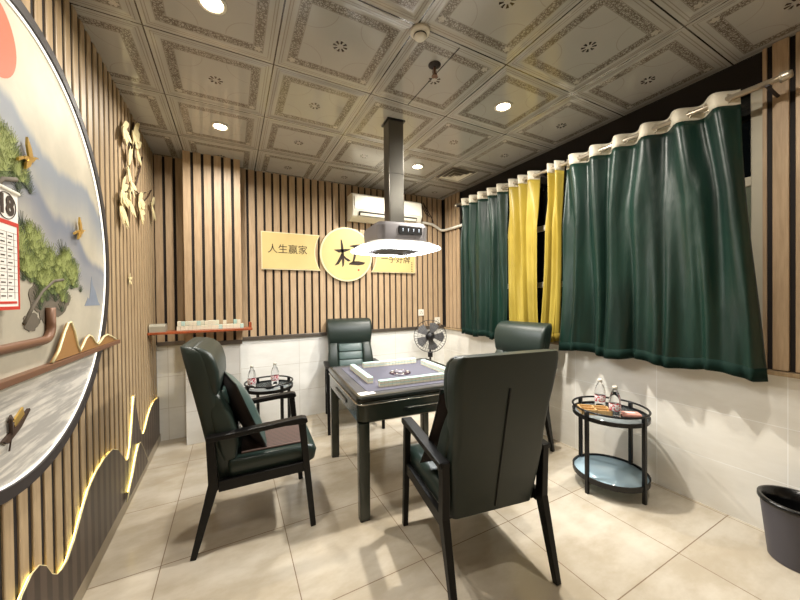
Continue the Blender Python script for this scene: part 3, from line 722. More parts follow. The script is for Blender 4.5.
for cy, cz, sc in ((2.60, 1.92, 1.8), (2.62, 2.02, 1.4), (2.80, 2.0, 1.5), (2.76, 2.22, 1.8), (2.80, 2.13, 1.3), (3.04, 2.06, 1.7), (3.08, 2.0, 1.3), (3.50, 2.14, 1.5), (2.66, 2.44, 1.6), (2.90, 2.52, 1.7), (3.00, 2.44, 1.5)):
    b = MB()
    for k in range(9):
        petal(b, cy, cz, 0.014 + 0.003 * (k % 3), rd.uniform(0.055, 0.085) * sc, 0.032 * sc, rd.uniform(0, 2 * PI) if k < 4 else R(-90) + rd.uniform(-.7, .7))
    b.build('blossom', MT['gold_pale'], fl)
b = MB()
for k in range(5): petal(b, 2.80, 1.465, 0.004, 0.045, 0.02, k * 2 * PI / 5 + 0.4)
tag(b.build('butterfly_ornament', MT['gold_pale'], loc=(MF + 0.001, 0, 0)), 'tiny gold butterfly ornament alone on the slats right of the mural', 'wall ornament')

def inset(pts, d):
    out = []
    for i, p in enumerate(pts):
        a = pts[max(0, i - 1)]; c = pts[min(len(pts) - 1, i + 1)]; ty, tz = c[0] - a[0], c[1] - a[1]; q = math.hypot(ty, tz)
        out.append((p[0] + tz / q * d, max(0.08, p[1] - ty / q * d)))
    return out
# wave shaped panels with glowing edge along the foot of the left wall
wv = [(1.0, 0.075), (1.0, 0.24), (1.12, 0.30), (1.24, 0.26), (1.34, 0.24), (1.42, 0.335), (1.47, 0.385), (1.53, 0.41), (1.575, 0.405), (1.62, 0.37), (1.66, 0.31), (1.70, 0.278), (1.74, 0.268), (1.79, 0.27), (1.86, 0.31), (1.94, 0.38), (2.02, 0.44), (2.12, 0.475), (2.24, 0.49), (2.36, 0.485), (2.46, 0.44), (2.54, 0.37), (2.62, 0.305), (2.67, 0.30), (2.72, 0.36), (2.77, 0.48), (2.81, 0.60), (2.84, 0.665), (2.865, 0.62), (2.91, 0.49), (2.97, 0.38), (3.03, 0.32), (3.08, 0.31), (3.14, 0.33), (3.24, 0.39), (3.34, 0.43), (3.45, 0.445), (3.56, 0.44), (3.67, 0.43), (3.67, 0.075)]
wp = thing('wave_wall_panel', 'long dark brown wave shaped panel with glowing yellow edge low on the left wall', 'wall panel', (MF, 0, 0))
b = MB(); b.prism(yz(0.009, wv), (0.006, 0, 0)); b.build('panel', MT['wave_brown'], wp)
b = MB(); b.tube([(0.0125, y, z) for y, z in wv[1:-1]], 0.0026, 6); b.build('gold_edging', MT['gold_pale'], wp)
EM_LED = emis('yellow_led_glow', (1.0, 0.76, 0.20, 1), LED_E)
b = MB(); b.tube([(0.0045, y, z) for y, z in inset(wv[1:-1], 0.010)], 0.003, 6); b.build('led_strip', EM_LED, wp)
wv2 = [(2.55, 0.076), (2.60, 0.12), (2.69, 0.18), (2.78, 0.27), (2.86, 0.315), (2.90, 0.31), (2.97, 0.24), (3.06, 0.14), (3.12, 0.076)]
wp2 = thing('peak_wall_panel', 'small dark brown peak panel with glowing edge in front of the wave panel', 'wall panel', (MF, 0, 0))
b = MB(); b.prism(yz(0.026, wv2), (0.006, 0, 0)); b.build('panel', MT['wave_brown'], wp2)
b = MB(); b.tube([(0.0295, y, z) for y, z in wv2], 0.0032, 6); b.build('gold_edging', MT['gold_pale'], wp2)
b = MB(); b.tube([(0.0205, y, z) for y, z in inset(wv2[1:-1], 0.010)], 0.003, 6); b.build('led_strip', EM_LED, wp2)

# ------------------------------------------------------------------ wooden shelf with game tiles in the corner
sh = thing('wall_shelf', 'narrow red brown wooden shelf across the slatted pillar', 'shelf', (0, 0, 0))
SHY = PY - SD
b = MB(); b.box(XL + 0.022, 0.17, SHY - 0.17, SHY - 0.002, 1.032, 1.052, 0.003); b.build('board', MT['shelf'], sh)
b = MB(); b.box(0.145, 0.17, SHY - 0.03, SHY - 0.002, 1.0525, 1.10, 0.003); b.build('end_stop', MT['shelf'], sh)
b = MB(); b.rings([[(x, SHY - 0.15, 1.0525), (x, SHY - 0.04, 1.0525), (x, SHY - 0.04, 1.10), (x, SHY - 0.06, 1.118), (x, SHY - 0.13, 1.118), (x, SHY - 0.15, 1.10)] for x in (-0.61, -0.50)], smooth=False)
tag(smooth_angle(b.build('tissue_roll_pack', simple('grey_pack_film', srgb(160, 156, 140), 0.5)), 30), 'grey wrapped pack at the left end of the wooden shelf', 'pack')

# game tile: ivory body with mint back, lying on its face
def make_tile(lab, group):
    t = thing('game_tile', lab, 'game tile', (0, 0, 0), 0, group)
    b = MB(); b.box(-0.0139, 0.0139, -0.0195, 0.0195, 0, 0.0150, 0.0015, 1); b.build('tile_body', MT['tile_body'], t)
    b = MB(); b.box(-0.0139, 0.0139, -0.0195, 0.0195, 0.0151, 0.0205, 0.0015, 1); b.build('tile_back', MT['tile_back'], t)
    return t
TT = 0.742          # table playing surface
tile0 = None
def rowtiles(cx, cy, ang, lab, group, n=17):
    global tile0
    c, s_ = math.cos(TRZ), math.sin(TRZ)
    for lay in (0, 1):
        for k in range(n):
            u = (k - (n - 1) / 2) * 0.0283
            lx = cx + u * math.cos(ang); ly = cy + u * math.sin(ang)
            X_, Y_ = TX + lx * c - ly * s_, TY + lx * s_ + ly * c
            z = TT + 0.0008 + lay * 0.0209
            l2 = ('upper mint backed game tile in ' if lay else 'lower mint backed game tile in ') + lab
            if tile0 is None:
                tile0 = make_tile(l2, group); tile0.location = (X_, Y_, z); tile0.rotation_euler.z = TRZ + ang
            else: dup(tile0, (X_, Y_, z), TRZ + ang, l2, group)
rowtiles(-0.035, -0.30, 0, 'the tile wall nearest the camera', 'game tiles in the front wall')
rowtiles(-0.30, 0.045, PI / 2, 'the tile wall on the left of the table', 'game tiles in the left wall')
rowtiles(0.035, 0.30, 0, 'the tile wall at the far edge', 'game tiles in the far wall')
rowtiles(0.30, -0.035, PI / 2, 'the tile wall on the right of the table', 'game tiles in the right wall')
rd = random.Random(9)
for r_ in (0, 1):
    for lay in (0, 1):
        x = -0.43 + rd.uniform(0, 0.01)
        while x < 0.08:
            stand = rd.random() < (0.55 if lay == 0 else 0.3)
            wd = 0.0285
            if rd.random() < (0.94 if lay == 0 else 0.6):
                y = SHY - 0.10 + r_ * 0.046 + rd.uniform(-.001, .001); z0 = 1.0527 + lay * 0.0405
                if lay == 0 or True:
                    q = -1 if rd.random() < 0.7 else 1
                    rot = (q * PI / 2, 0, rd.uniform(-.03, .03))
                    dup(tile0, (x + wd / 2, y + q * 0.01, z0 + 0.0197), rot=rot, label='spare game tile in the heap on the wooden wall shelf', group='spare game tiles on the wall shelf')
            x += wd + rd.uniform(0, 0.001)

# ------------------------------------------------------------------ game table
tb = thing('game_table', 'dark green square automatic game table with grey felt playing surface', 'table', (TX, TY, 0), TRZ)
H_ = 0.465
b = MB(); b.rings([rsq(H_ - 0.012, 0.712, 0.03), rsq(H_, 0.718, 0.04), rsq(H_, 0.732, 0.04), rsq(H_ - 0.006, 0.742, 0.04), rsq(H_ - 0.022, 0.744, 0.03), rsq(H_ - 0.026, 0.735, 0.03)]); smooth_angle(b.build('table_top_frame', MT['table_rim'], tb), 30)
b = MB(); b.rings([rsq(H_ - 0.026, 0.735, 0.03), rsq(H_ - 0.026, 0.739, 0.03)]); b.build('felt_border', MT['felt_dark'], tb)
b = MB(); b.rings([rsq(H_ - 0.09, 0.7392, 0.012), rsq(H_ - 0.09, 0.742, 0.012)]); b.build('playing_felt', MT['felt'], tb)
b = MB(); b.rings([rsq(H_ - 0.02, 0.580, 0.04), rsq(H_ - 0.006, 0.592, 0.05), rsq(H_ - 0.006, 0.703, 0.05), rsq(H_ - 0.012, 0.7115, 0.04)]); smooth_angle(b.build('apron', MT['table_green'], tb), 30)
b = MB(); b.rings([rsq(H_ - 0.004, 0.689, 0.05), rsq(H_ + 0.001, 0.691, 0.05), rsq(H_ + 0.001, 0.696, 0.05), rsq(H_ - 0.004, 0.698, 0.05)], False, False); b.build('chrome_strip', MT['chrome'], tb)
for a in range(4):
    M4 = Matrix.Rotation(a * PI / 2, 4, 'Z')
    b = MB(); b.box(-0.17, 0.17, -H_ - 0.002, -H_ + 0.006, 0.625, 0.648, 0.003, mat=M4); dr = b.build('drawer', MT['table_rim'], tb)
    b = MB(); b.box(-0.15, 0.15, -H_ - 0.005, -H_ - 0.0022, 0.640, 0.645, 0.001, 1, mat=M4); b.build('drawer_handle', MT['chrome'], dr)
for sx, sy in ((-1, -1), (1, -1), (1, 1), (-1, 1)):
    cx_, cy_ = sx * (H_ - 0.044), sy * (H_ - 0.044)
    b = MB(); b.rings([rsq(0.031, 0.012, 0.008, 3, (cx_, cy_)), rsq(0.033, 0.5795, 0.008, 3, (cx_, cy_))]); lg = smooth_angle(b.build('leg', MT['table_green'], tb), 30)
    b = MB(); b.rings([rsq(0.030, 0.0, 0.008, 3, (cx_, cy_)), rsq(0.030, 0.012, 0.008, 3, (cx_, cy_))]); b.build('foot', MT['dark_pl'], lg)
b = MB(); b.lathe([(0.082, 0.7422), (0.082, 0.748), (0.06, 0.752), (0.001, 0.752)], n=36); cd = b.build('centre_disc', simple('dark_plum_disc', srgb(58, 44, 56), 0.25), tb)
b = MB(); b.lathe([(0.044, 0.7522), (0.044, 0.757), (0.03, 0.764), (0.001, 0.767)], n=28); b.build('dice_dome', simple('smoky_dome', srgb(112, 108, 118), 0.08), cd)
b = MB()
for k in range(8):
    a = k * PI / 4; b.box(-0.007, 0.007, -0.004, 0.004, 0.7522, 0.755, 0.001, 1, mat=Matrix.Rotation(a, 4, 'Z') @ Matrix.Translation((0.063, 0, 0)))
b.build('buttons', MT['white_pl'], cd)
b = MB(); b.box(-0.05, 0.05, -0.03, 0.03, 0, 0.0015); cdp = b.build('paper_card', MT['paper'], loc=(0.722, 1.842, 0.7395), rz=R(4)); tag(cdp, 'small white card on the near left corner of the table', 'card')
b = MB(); b.box(-0.012, 0.010, -0.004, 0.004, 0.0016, 0.002); b.build('card_print', MT['ink'], cdp)

# ------------------------------------------------------------------ armchairs
def sect(w_, yb, yf, z, rad, n=5):
    """rounded rectangle section in xy; width w_, from yb (rear) to yf (front)"""
    pts = []; hx = w_ / 2; cy = (yb + yf) / 2; hy = (yf - yb) / 2; rad = min(rad, hy * 0.98, hx)
    for q, (sx, sy) in enumerate(((1, 1), (-1, 1), (-1, -1), (1, -1))):
        for k in range(n + 1):
            a = q * PI / 2 + k / n * PI / 2
            pts.append((sx * (hx - rad) + rad * math.cos(a), cy + sy * (hy - rad) + rad * math.sin(a), z))
    return pts
def make_chair(lab, group):
    t = thing('armchair', lab, 'armchair', (0, 0, 0), 0, group)
    # shell of the back, leaning to the rear (-y)
    yr = lambda z: -0.215 - 0.152 * max(0, (z - 0.34)) / 0.74
    rs_ = []
    for z, w_, th in ((0.335, 0.435, 0.06), (0.36, 0.45, 0.085), (0.50, 0.475, 0.11), (0.60, 0.485, 0.115), (0.70, 0.475, 0.11), (0.80, 0.482, 0.108), (0.86, 0.492, 0.110), (0.92, 0.505, 0.115), (1.00, 0.515, 0.115), (1.045, 0.512, 0.108), (1.072, 0.50, 0.08), (1.083, 0.47, 0.04)):
        rs_.append(sect(w_, yr(z), yr(z) + th, z, 0.032))
    b = MB(); b.rings(rs_); smooth_angle(b.build('backrest', MT['leather'], t), 50)
    # head bolster
    rs_ = []
    for z, w_, th, o in ((0.815, 0.46, 0.02, 0.09), (0.84, 0.482, 0.045, 0.08), (0.88, 0.494, 0.062, 0.075), (0.94, 0.506, 0.075, 0.072), (1.00, 0.512, 0.077, 0.068), (1.04, 0.510, 0.072, 0.060), (1.066, 0.502, 0.055, 0.050), (1.078, 0.485, 0.035, 0.042)):
        rs_.append(sect(w_, yr(z) + o, yr(z) + o + th, z, 0.028))
    b = MB(); b.rings(rs_); smooth_angle(b.build('headrest', MT['leather'], t), 60)
    # pleated centre of the back and two side wings
    b = MB(); k = 0
    z = 0.47; hgt = 0.085
    while z < 0.80:
        z1 = min(z + hgt, 0.84); y0 = yr(z) + 0.112; y1 = yr(z1) + 0.110
        b.rings([sect(0.25, y0 - 0.03, y0 + 0.026, z + 0.001, 0.01, 3), sect(0.262, y0 - 0.03, y0 + 0.032, z + 0.010, 0.012, 3), sect(0.262, y1 - 0.03, y1 + 0.032, z1 - 0.010, 0.012, 3), sect(0.25, y1 - 0.03, y1 + 0.026, z1 - 0.001, 0.01, 3)])
        z += hgt
    smooth_angle(b.build('pleated_back_panel', MT['leather_pale'], t), 50)
    for sx in (-1, 1):
        b = MB(); rs_ = []
        for z, x0, x1, th in ((0.46, 0.135, 0.236, 0.05), (0.54, 0.135, 0.250, 0.075), (0.60, 0.135, 0.253, 0.085), (0.70, 0.135, 0.245, 0.075), (0.78, 0.135, 0.236, 0.055), (0.84, 0.137, 0.230, 0.03)):
            s4 = sect(x1 - x0, yr(z) + 0.05, yr(z) + 0.075 + th, z, 0.025)
            rs_.append([(sx * (p[0] + (x0 + x1) / 2), p[1], p[2]) for p in s4])
        b.rings(rs_); smooth_angle(b.build('back_wing', MT['leather'], t), 60)
    b = MB(); b.tube([(0, yr(z) - 0.002, z) for z in (0.36, 0.5, 0.65, 0.8, 0.93)], 0.0045, 6); b.build('back_seam', MT['seam'], t)
    # seat
    b = MB(); b.rings([[(x, y, z) for x, y, z in sect(w_, -0.16, yf, z, 0.03)] for z, w_, yf in ((0.356, 0.475, 0.265), (0.375, 0.494, 0.300), (0.425, 0.496, 0.312), (0.452, 0.486, 0.302), (0.462, 0.45, 0.265))]); smooth_angle(b.build('seat', MT['leather_seat'], t), 60)
    # frame
    b = MB()
    for sx in (-1, 1): b.beam((sx * 0.262, -0.20, 0.345), (sx * 0.262, 0.25, 0.355), 0.028, 0.055)
    b.beam((-0.26, 0.245, 0.35), (0.26, 0.245, 0.35), 0.028, 0.05, side=Vector((0, 1, 0))); b.beam((-0.26, -0.17, 0.345), (0.26, -0.17, 0.345), 0.028, 0.05, side=Vector((0, 1, 0)))
    b.build('seat_frame', MT['black_wood'], t)
    for sx in (-1, 1):
        b = MB(); b.beam((sx * 0.268, 0.280, 0.0), (sx * 0.268, 0.222, 0.632), 0.028, 0.030, 0.036, 0.038, side=Vector((1, 0, 0))); b.build('leg', MT['black_wood'], t)
        b = MB(); b.beam((sx * 0.262, -0.318, 0.0), (sx * 0.262, -0.222, 0.36), 0.028, 0.028, 0.036, 0.050, side=Vector((1, 0, 0)))
        b.beam((sx * 0.262, -0.222, 0.33), (sx * 0.264, -0.235, 0.615), 0.036, 0.046, 0.032, 0.040, side=Vector((1, 0, 0))); b.build('leg', MT['black_wood'], t)
        b = MB(); prof = [(-0.25, 0.616), (-0.10, 0.624), (0.13, 0.640), (0.225, 0.645), (0.250, 0.638), (0.255, 0.615), (0.240, 0.606), (0.13, 0.612), (-0.10, 0.596), (-0.25, 0.590)]
        b.prism([(sx * 0.240, y, z) for y, z in prof], (sx * 0.055, 0, 0)); ar = b.build('armrest', MT['black_wood'], t)
        m_ = ar.modifiers.new('bevel', 'BEVEL'); m_.width = 0.005; m_.segments = 2
    return t
# near chair (faces +y), left chair (faces +x), far chair (faces -y), right chair (faces -x)
ch = make_chair('dark green armchair seen from behind, back to the camera', 'armchairs around the game table')
ch.location = (1.10, 1.335, 0); ch.rotation_euler.z = R(-9)
chL = dup(ch, (0.14, 2.19, 0), R(-93), 'dark green leather armchair in front of the mural wall, left of the table')
dup(ch, (1.14, 3.30, 0), R(180 - 12), 'dark green armchair behind the table, against the white tiled back wall')
dup(ch, (2.06, 2.06, 0), R(97), 'dark green armchair right of the table, backed against the curtains')

def cushion(name, lab, loc, rot, sc=(1, 1, 1), mats=None):
    t = thing(name, lab, 'cushion', loc); t.rotation_euler = rot
    b = MB(); N = 12; S = 0.21
    def P(i, j, s_):
        u, v = i / N * 2 - 1, j / N * 2 - 1
        k = (1 - abs(u) ** 2.6) * (1 - abs(v) ** 2.6)
        pinch = 1 - 0.07 * (1 - abs(u)) * abs(v) ** 2 - 0.0
        return (u * S * (1 - 0.06 * (1 - v * v)) * sc[0], s_ * 0.055 * (k ** 0.55) * sc[2], v * S * (1 - 0.06 * (1 - u * u)) * sc[1])
    for s_, nm, mt in ((1, 'cushion_front', mats[0]), (-1, 'cushion_rear', mats[1])):
        bb = MB(); V = [[bb.bm.verts.new(P(i, j, s_)) for j in range(N + 1)] for i in range(N + 1)]
        for i in range(N):
            for j in range(N): bb.bm.faces.new((V[i][j], V[i + 1][j], V[i + 1][j + 1], V[i][j + 1]))
        bb.build(nm, mt, t, smooth=True)
    b.tube([P(i, j, 0) for i, j in [(i, 0) for i in range(N)] + [(N, j) for j in range(N)] + [(N - i, N) for i in range(N)] + [(0, N - j) for j in range(N)]], 0.004, 6, True); b.build('piping', MT['seam'], t)
    return t
cushion('throw_cushion', 'dark brown and green cushion propped in the left armchair', (0.055, 2.175, 0.668), (R(22), R(3), R(-79)), (1.0, 1.08, 1.0), (MT['leather_pale'], MT['cush_dark']))
cushion('throw_cushion', 'dark cushion propped in the armchair nearest the camera', (1.045, 1.27, 0.68), (R(22), R(5), R(-9)), (1.02, 1.05, 1.0), (MT['leather_pale'], MT['cush_dark']))
b = MB(); b.box(-0.20, 0.20, -0.10, 0.255, 0, 0.012, 0.005); tag(b.build('seat_mat', MT['mat_stripe'], loc=(0.145, 2.19, 0.463), rz=R(-93)), 'brown striped mat on the seat of the left armchair', 'seat mat')

# ------------------------------------------------------------------ side tables
def side_table(lab, x, y, r, ht, shelf, rz, group):
    t = thing('side_table', lab, 'side table', (x, y, 0), rz, group)
    ring = lambda rad, z, n=40: [(rad * math.cos(2 * PI * k / n), rad * math.sin(2 * PI * k / n), z) for k in range(n)]
    b = MB(); b.tube(ring(r, ht), 0.007, 8, True); b.build('gallery_rail', MT['black_metal'], t)
    b = MB(); b.rings([ring(r - 0.012, ht - 0.062), ring(r + 0.002, ht - 0.062), ring(r + 0.004, ht - 0.035), ring(r - 0.004, ht - 0.035), ring(r - 0.004, ht - 0.054), ring(r - 0.012, ht - 0.054), ring(r - 0.012, ht - 0.062)], False, False, False); b.build('top_frame', MT['black_metal'], t)
    b = MB(); b.lathe([(0.001, ht - 0.0535), (r - 0.006, ht - 0.0535), (r - 0.006, ht - 0.0475), (0.001, ht - 0.0475)], n=40); b.build('glass_top', MT['shelf_glass'], t)
    b = MB(); b.rings([ring(r - 0.012, shelf - 0.02), ring(r + 0.002, shelf - 0.02), ring(r + 0.004, shelf + 0.015), ring(r - 0.004, shelf + 0.015), ring(r - 0.004, shelf - 0.005), ring(r - 0.012, shelf - 0.005), ring(r - 0.012, shelf - 0.02)], False, False, False); b.build('shelf_frame', MT['black_metal'], t)
    b = MB(); b.lathe([(0.001, shelf - 0.004), (r - 0.006, shelf - 0.004), (r - 0.006, shelf + 0.002), (0.001, shelf + 0.002)], n=40); b.build('shelf_glass', MT['frosted'], t)
    for k in range(4):
        a = k * PI / 2
        b = MB(); b.box(-0.011, 0.011, -0.011, 0.011, 0, ht - 0.002, 0.002, 1, mat=Matrix.Rotation(a, 4, 'Z') @ Matrix.Translation((r - 0.001, 0, 0))); b.build('leg', MT['black_metal'], t)
    return t
MT['shelf_glass'] = simple('reflective_table_glass', srgb(150, 158, 160), 0.05, 0.3, var=0.05)
side_table('black round two tier side table with pale blue lower shelf by the window wall', 2.315, 1.315, 0.225, 0.550, 0.10, R(-5), 'round glass side tables')
side_table('black round side table behind the left armchair against the white tiles', 0.29, 3.12, 0.20, 0.58, 0.13, R(25), 'round glass side tables')
def bottle(x, y, z, lab, h=0.205):
    t = thing('water_bottle', lab, 'bottle', (x, y, z), 0, 'small water bottles'); s_ = h / 0.2
    b = MB(); b.lathe([(0.028 * s_, 0), (0.034 * s_, 0.006), (0.034 * s_, 0.06), (0.031 * s_, 0.075), (0.034 * s_, 0.09), (0.033 * s_, 0.12), (0.023 * s_, 0.155), (0.013 * s_, 0.172), (0.013 * s_, 0.182)], n=20); b.build('bottle_body', MT['bottle'], t)
    b = MB(); b.lathe([(0.0145 * s_, 0.1825), (0.0145 * s_, 0.2), (0.012 * s_, 0.203)], n=16); b.build('cap', MT['white_pl'], t)
    b = MB(); b.lathe([(0.0350, 0.040), (0.0355, 0.041), (0.0355, 0.085), (0.0350, 0.086)], n=20, cap0=False, cap1=False); b.build('label', MT['label'], t)
    return t
tl = NT('pink_white_label'); s3 = tl.xyz(tl.obj()); nz = tl.noise(tl.obj(), 85, 2)
tl.l(tl.mix(tl.m_('GREATER_THAN', nz, 0.52), srgb(236, 228, 228), srgb(196, 60, 74)), tl.b.inputs['Base Color']); MT['label'] = tl.m
GT = 0.550 - 0.047
bottle(2.40, 1.43, GT, 'clear water bottle with red label standing at the back of the window side table')
bottle(2.30, 1.27, GT, 'clear water bottle with red label standing at the front of the window side table')
GB = 0.58 - 0.047
bottle(0.15, 3.14, GB, 'water bottle beside the armchair on the far left side table', 0.19)
bottle(0.345, 3.17, GB, 'water bottle on the right of the far left side table', 0.19)
at = thing('ashtray', 'small dark ashtray on the far left side table', 'ashtray', (0.29, 3.06, GB))
b = MB(); b.lathe([(0.035, 0), (0.042, 0.022), (0.036, 0.022), (0.03, 0.006), (0.001, 0.006)], n=24, cap1=False); b.build('bowl', MT['dark_pl'], at)
b = MB(); b.tube([(0.0, 0.0, 0.012), (0.045, 0.0, 0.025)], 0.004, 6); b.build('cigarette_end', MT['paper'], at)
ty = thing('divided_tray', 'light wooden divided tray on the window side table', 'tray', (2.24, 1.375, GT + 0.0005), R(-42))
b = MB(); b.box(-0.095, 0.095, -0.06, 0.06, 0, 0.005)
for y in (-0.06, -0.0045, 0.051): b.box(-0.095, 0.095, y, y + 0.009, 0.005, 0.034)
for x in (-0.095, -0.0045, 0.086): b.box(x, x + 0.009, -0.06, 0.06, 0.005, 0.034)
b.build('tray_body', MT['tray_wood'], ty)
b = MB(); b.box(-0.06, 0.06, -0.035, 0.035, 0, 0.022, 0.008, 3); pk = b.build('tissue_packet', MT['pink'], loc=(2.385, 1.22, GT), rz=R(-40)); tag(pk, 'pink tissue packet lying on the window side table', 'tissue packet')
b = MB(); b.box(-0.03, 0.03, -0.012, 0.012, 0.0225, 0.0235); b.build('packet_opening', MT['paper'], pk)

# ------------------------------------------------------------------ bin
bn = thing('waste_bin', 'dark grey round waste bin with black bag by the window wall', 'bin', (2.455, 0.50, 0))
b = MB(); b.lathe([(0.098, 0), (0.102, 0.004), (0.13, 0.285), (0.136, 0.29), (0.136, 0.298), (0.127, 0.298), (0.099, 0.01), (0.001, 0.01)], n=36, cap1=False); smooth_angle(b.build('bin_body', MT['bin'], bn), 30)
b = MB(); b.lathe([(0.137, 0.282), (0.139, 0.286), (0.138, 0.302), (0.124, 0.302), (0.118, 0.24), (0.10, 0.06), (0.001, 0.05)], n=36, cap0=False, cap1=False); b.build('bin_bag', MT['liner'], bn)

# ------------------------------------------------------------------ pedestal fan
fx, fy = 2.19, 3.40
fn = thing('pedestal_fan', 'black pedestal fan standing against the back wall behind the table', 'fan', (fx, fy, 0), R(-34))
b = MB(); b.lathe([(0.15, 0), (0.15, 0.012), (0.11, 0.025), (0.02, 0.04)], n=32); b.build('base', MT['dark_pl'], fn)
b = MB(); b.tube([(0, 0, 0.035), (0, 0, 0.40)], 0.014, 12); b.tube([(0, 0, 0.40), (0, 0, 0.74)], 0.013, 12); b.build('pole', MT['black_metal'], fn)
b = MB(); b.box(-0.03, 0.03, -0.03, 0.04, 0.575, 0.64, 0.008); b.build('control_box', MT['dark_pl'], fn)
FZ = 0.835
def yl(prof, n=28, cap0=True, cap1=True, b=None):  # lathe about the y axis
    b.rings([[(r_ * math.cos(2 * PI * k / n), y, FZ + r_ * math.sin(2 * PI * k / n)) for k in range(n)] for r_, y in prof], cap0, cap1)
b = MB(); yl([(0.02, 0.13), (0.05, 0.12), (0.058, 0.06), (0.05, 0.02), (0.02, 0.015)], b=b); b.box(-0.02, 0.02, 0.0, 0.07, 0.71, 0.79, 0.005); b.build('motor_housing', MT['dark_pl'], fn)
b = MB()
GR = 0.20
for r_, y in ((GR, -0.01), (GR, -0.02), (0.15, -0.055), (0.10, -0.068), (0.055, -0.072)): b.tube([(r_ * math.cos(2 * PI * k / 40), y, FZ + r_ * math.sin(2 * PI * k / 40)) for k in range(40)], 0.0035 if r_ == GR else 0.0016, 5, True)
for k in range(36):
    a = 2 * PI * k / 36; c, s_ = math.cos(a), math.sin(a)
    b.tube([(r_ * c, y, FZ + r_ * s_) for r_, y in ((0.03, -0.072), (0.10, -0.068), (0.15, -0.055), (GR, -0.02), (GR, -0.01), (0.15, 0.03), (0.055, 0.04))], 0.0013, 4)
b.build('wire_guard', MT['black_metal'], fn)
b = MB()
for k in range(5):
    a0 = 2 * PI * k / 5; pts = []
    for r_, da, y in ((0.03, -0.35, 0.0), (0.09, -0.50, 0.008), (0.165, -0.46, 0.012), (0.18, -0.05, 0.0), (0.165, 0.34, -0.012), (0.09, 0.36, -0.008), (0.03, 0.38, -0.004)):
        pts.append((r_ * math.cos(a0 + da), y - 0.02, FZ + r_ * math.sin(a0 + da)))
    b.prism(pts, (0, 0.002, 0))
b.build('fan_blades', simple('smoky_fan_blade', srgb(112, 112, 114), 0.3), fn)
b = MB(); yl([(0.001, -0.078), (0.046, -0.076), (0.05, -0.066), (0.05, 0.01)], b=b); b.build('hub_cap', MT['dark_pl'], fn)

# ------------------------------------------------------------------ curtain rod and curtains
RX = 2.46
def rodz(y): return 2.405 + 0.03 * max(0, (y - 1.4)) / 1.6
rd_ = thing('curtain_rod', 'long pale metal curtain rod running under the ceiling above the window', 'curtain rod')
ya, yb_ = 0.56, 3.18
b = MB(); b.tube([(RX, ya, rodz(ya)), (RX, 1.4, rodz(1.4)), (RX, yb_, rodz(yb_))], 0.0155, 14); b.build('pole', MT['rod'], rd_)
for y in (ya, yb_):
    b = MB(); s_ = -1 if y == ya else 1
    b.tube([(RX, y, rodz(y)), (RX, y + s_ * 0.012, rodz(y)), (RX, y + s_ * 0.03, rodz(y)), (RX, y + s_ * 0.04, rodz(y))], 0.026, 14, r_end=0.018); b.build('finial', MT['rod'], rd_)
for y in (0.60, 1.97, 3.15):
    b = MB(); b.tube([(RX, y, rodz(y) - 0.024), (RX + 0.1, y, rodz(y) - 0.03), (XR + (-0.021 if y > 3.1 or y < .65 else .05), y, rodz(y) - 0.03)], 0.008, 8); b.box(RX - 0.02, RX + 0.02, y - 0.008, y + 0.008, rodz(y) - 0.026, rodz(y) - 0.016); b.build('bracket', MT['frame_dark'], rd_)

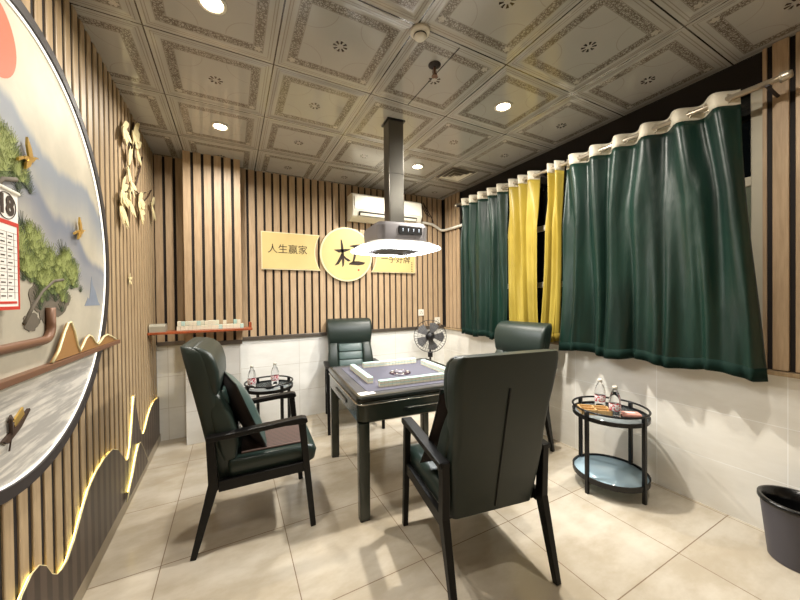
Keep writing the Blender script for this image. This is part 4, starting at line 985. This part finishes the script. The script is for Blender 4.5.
def curtain(lab, y0t, y1t, y0b, y1b, zb0, zb1, per, mat, amp=0.045, seed=0, cat='curtain', flare=0.5, xb=0.0):
    """waved sheet hanging from the rod between y0 and y1 (t: top, b: bottom)"""
    rd = random.Random(seed)
    t = thing('curtain', lab, cat, (RX, 0, 0))
    NU = int((abs(y1t - y0t) / per) * 20); NU = max(NU, 20); NV = 40
    nper = max(1, round(abs(y1t - y0t) / per))
    ph = [rd.uniform(-0.25, 0.25) for _ in range(8)]
    HT = 0.072; ZT = 0.045
    def sheet(b, v0, v1, nv, off):
        rows = []
        for j in range(nv + 1):
            v = v0 + (v1 - v0) * j / nv; row = []
            for i in range(NU + 1):
                u = i / NU
                yt = y0t + (y1t - y0t) * u; yb = y0b + (y1b - y0b) * u
                zt = rodz(yt) + ZT; zb = zb0 + (zb1 - zb0) * u
                y = yt + (yb - yt) * (v ** 1.3)
                z = zt + (zb - zt) * v
                uu = u + 0.35 / nper * math.sin(2 * PI * u * 1.3 + ph[6] * 9) * min(1, v * 3)
                cc = math.cos(2 * PI * nper * uu); fold = math.copysign(abs(cc) ** (1 - 0.35 * v), cc)
                f2 = math.sin(2 * PI * (nper * 0.5 + 0.7) * u + 2.5 * v + ph[1] * 9)
                x = amp * fold * (1 - 0.62 * v ** 0.9) + flare * 0.035 * v * f2 + 0.012 * v * math.sin(2 * PI * nper * 2.1 * u + 4 * v + ph[2] * 7)
                y += 0.014 * v * math.sin(2 * PI * nper * u + ph[3] * 8 + 1.5 * v) + 0.008 * math.sin(6 * v + ph[4] * 9) * v
                z += (0.012 * math.sin(2 * PI * nper * u * 0.5 + ph[5] * 6) ) * (v ** 3)
                # keep the heading threaded on the rod: it swings either side of it
                row.append((x - off + xb * v, y, z))
            rows.append(row)
        V = [[b.bm.verts.new(p) for p in r] for r in rows]
        for j in range(nv):
            for i in range(NU): f = b.bm.faces.new((V[j][i], V[j][i + 1], V[j + 1][i + 1], V[j + 1][i])); f.smooth = True
    b = MB(); sheet(b, 0.05, 1.0, NV, 0); o = b.build('fabric', mat, t, smooth=True)
    m = o.modifiers.new('solid', 'SOLIDIFY'); m.thickness = 0.002; m.offset = 0
    b = MB(); sheet(b, 0.0, 0.052, 3, 0.0005); o = b.build('heading_tape', MT['header'], t, smooth=True)
    m = o.modifiers.new('solid', 'SOLIDIFY'); m.thickness = 0.004; m.offset = 0
    b = MB(); sheet(b, 0.957, 1.001, 2, 0.0); o = b.build('hem', MT['green_hem'] if mat == MT['green_satin'] else MT['yellow_hem'], t, smooth=True)
    m = o.modifiers.new('solid', 'SOLIDIFY'); m.thickness = 0.0032; m.offset = 0
    for k in range(nper * 2):
        u = (k + 0.5) / (nper * 2); y = y0t + (y1t - y0t) * u
        b = MB(); b.tube([(0.021 * 0, y + 0.0, rodz(y)) if False else (0.024 * math.cos(2 * PI * q / 20) * 0.35, y + 0.024 * math.cos(2 * PI * q / 20) * 0.93, rodz(y) + 0.024 * math.sin(2 * PI * q / 20)) for q in range(20)], 0.0035, 6, True)
        b.build('eyelet', MT['rod'], t)
    return t
curtain('wide dark green satin curtain on the right, nearest the camera', 1.755, 0.715, 1.82, 0.605, 0.865, 0.865, 0.175, MT['green_satin'], 0.042, 3, flare=0.7, xb=0.03)
curtain('narrow yellow satin curtain strip beside the wide green curtain', 1.915, 1.775, 2.02, 1.845, 0.93, 0.92, 0.08, MT['yellow_satin'], 0.04, 5, flare=0.2, xb=0.05)
curtain('yellow satin curtain next to the far green curtain', 2.37, 2.02, 2.39, 2.03, 0.92, 0.95, 0.115, MT['yellow_satin'], 0.045, 8, flare=0.4, xb=0.05)
curtain('dark green satin curtain in the far corner of the window', 3.12, 2.40, 3.13, 2.43, 0.87, 0.87, 0.14, MT['green_satin'], 0.04, 11, flare=0.6, xb=0.03)
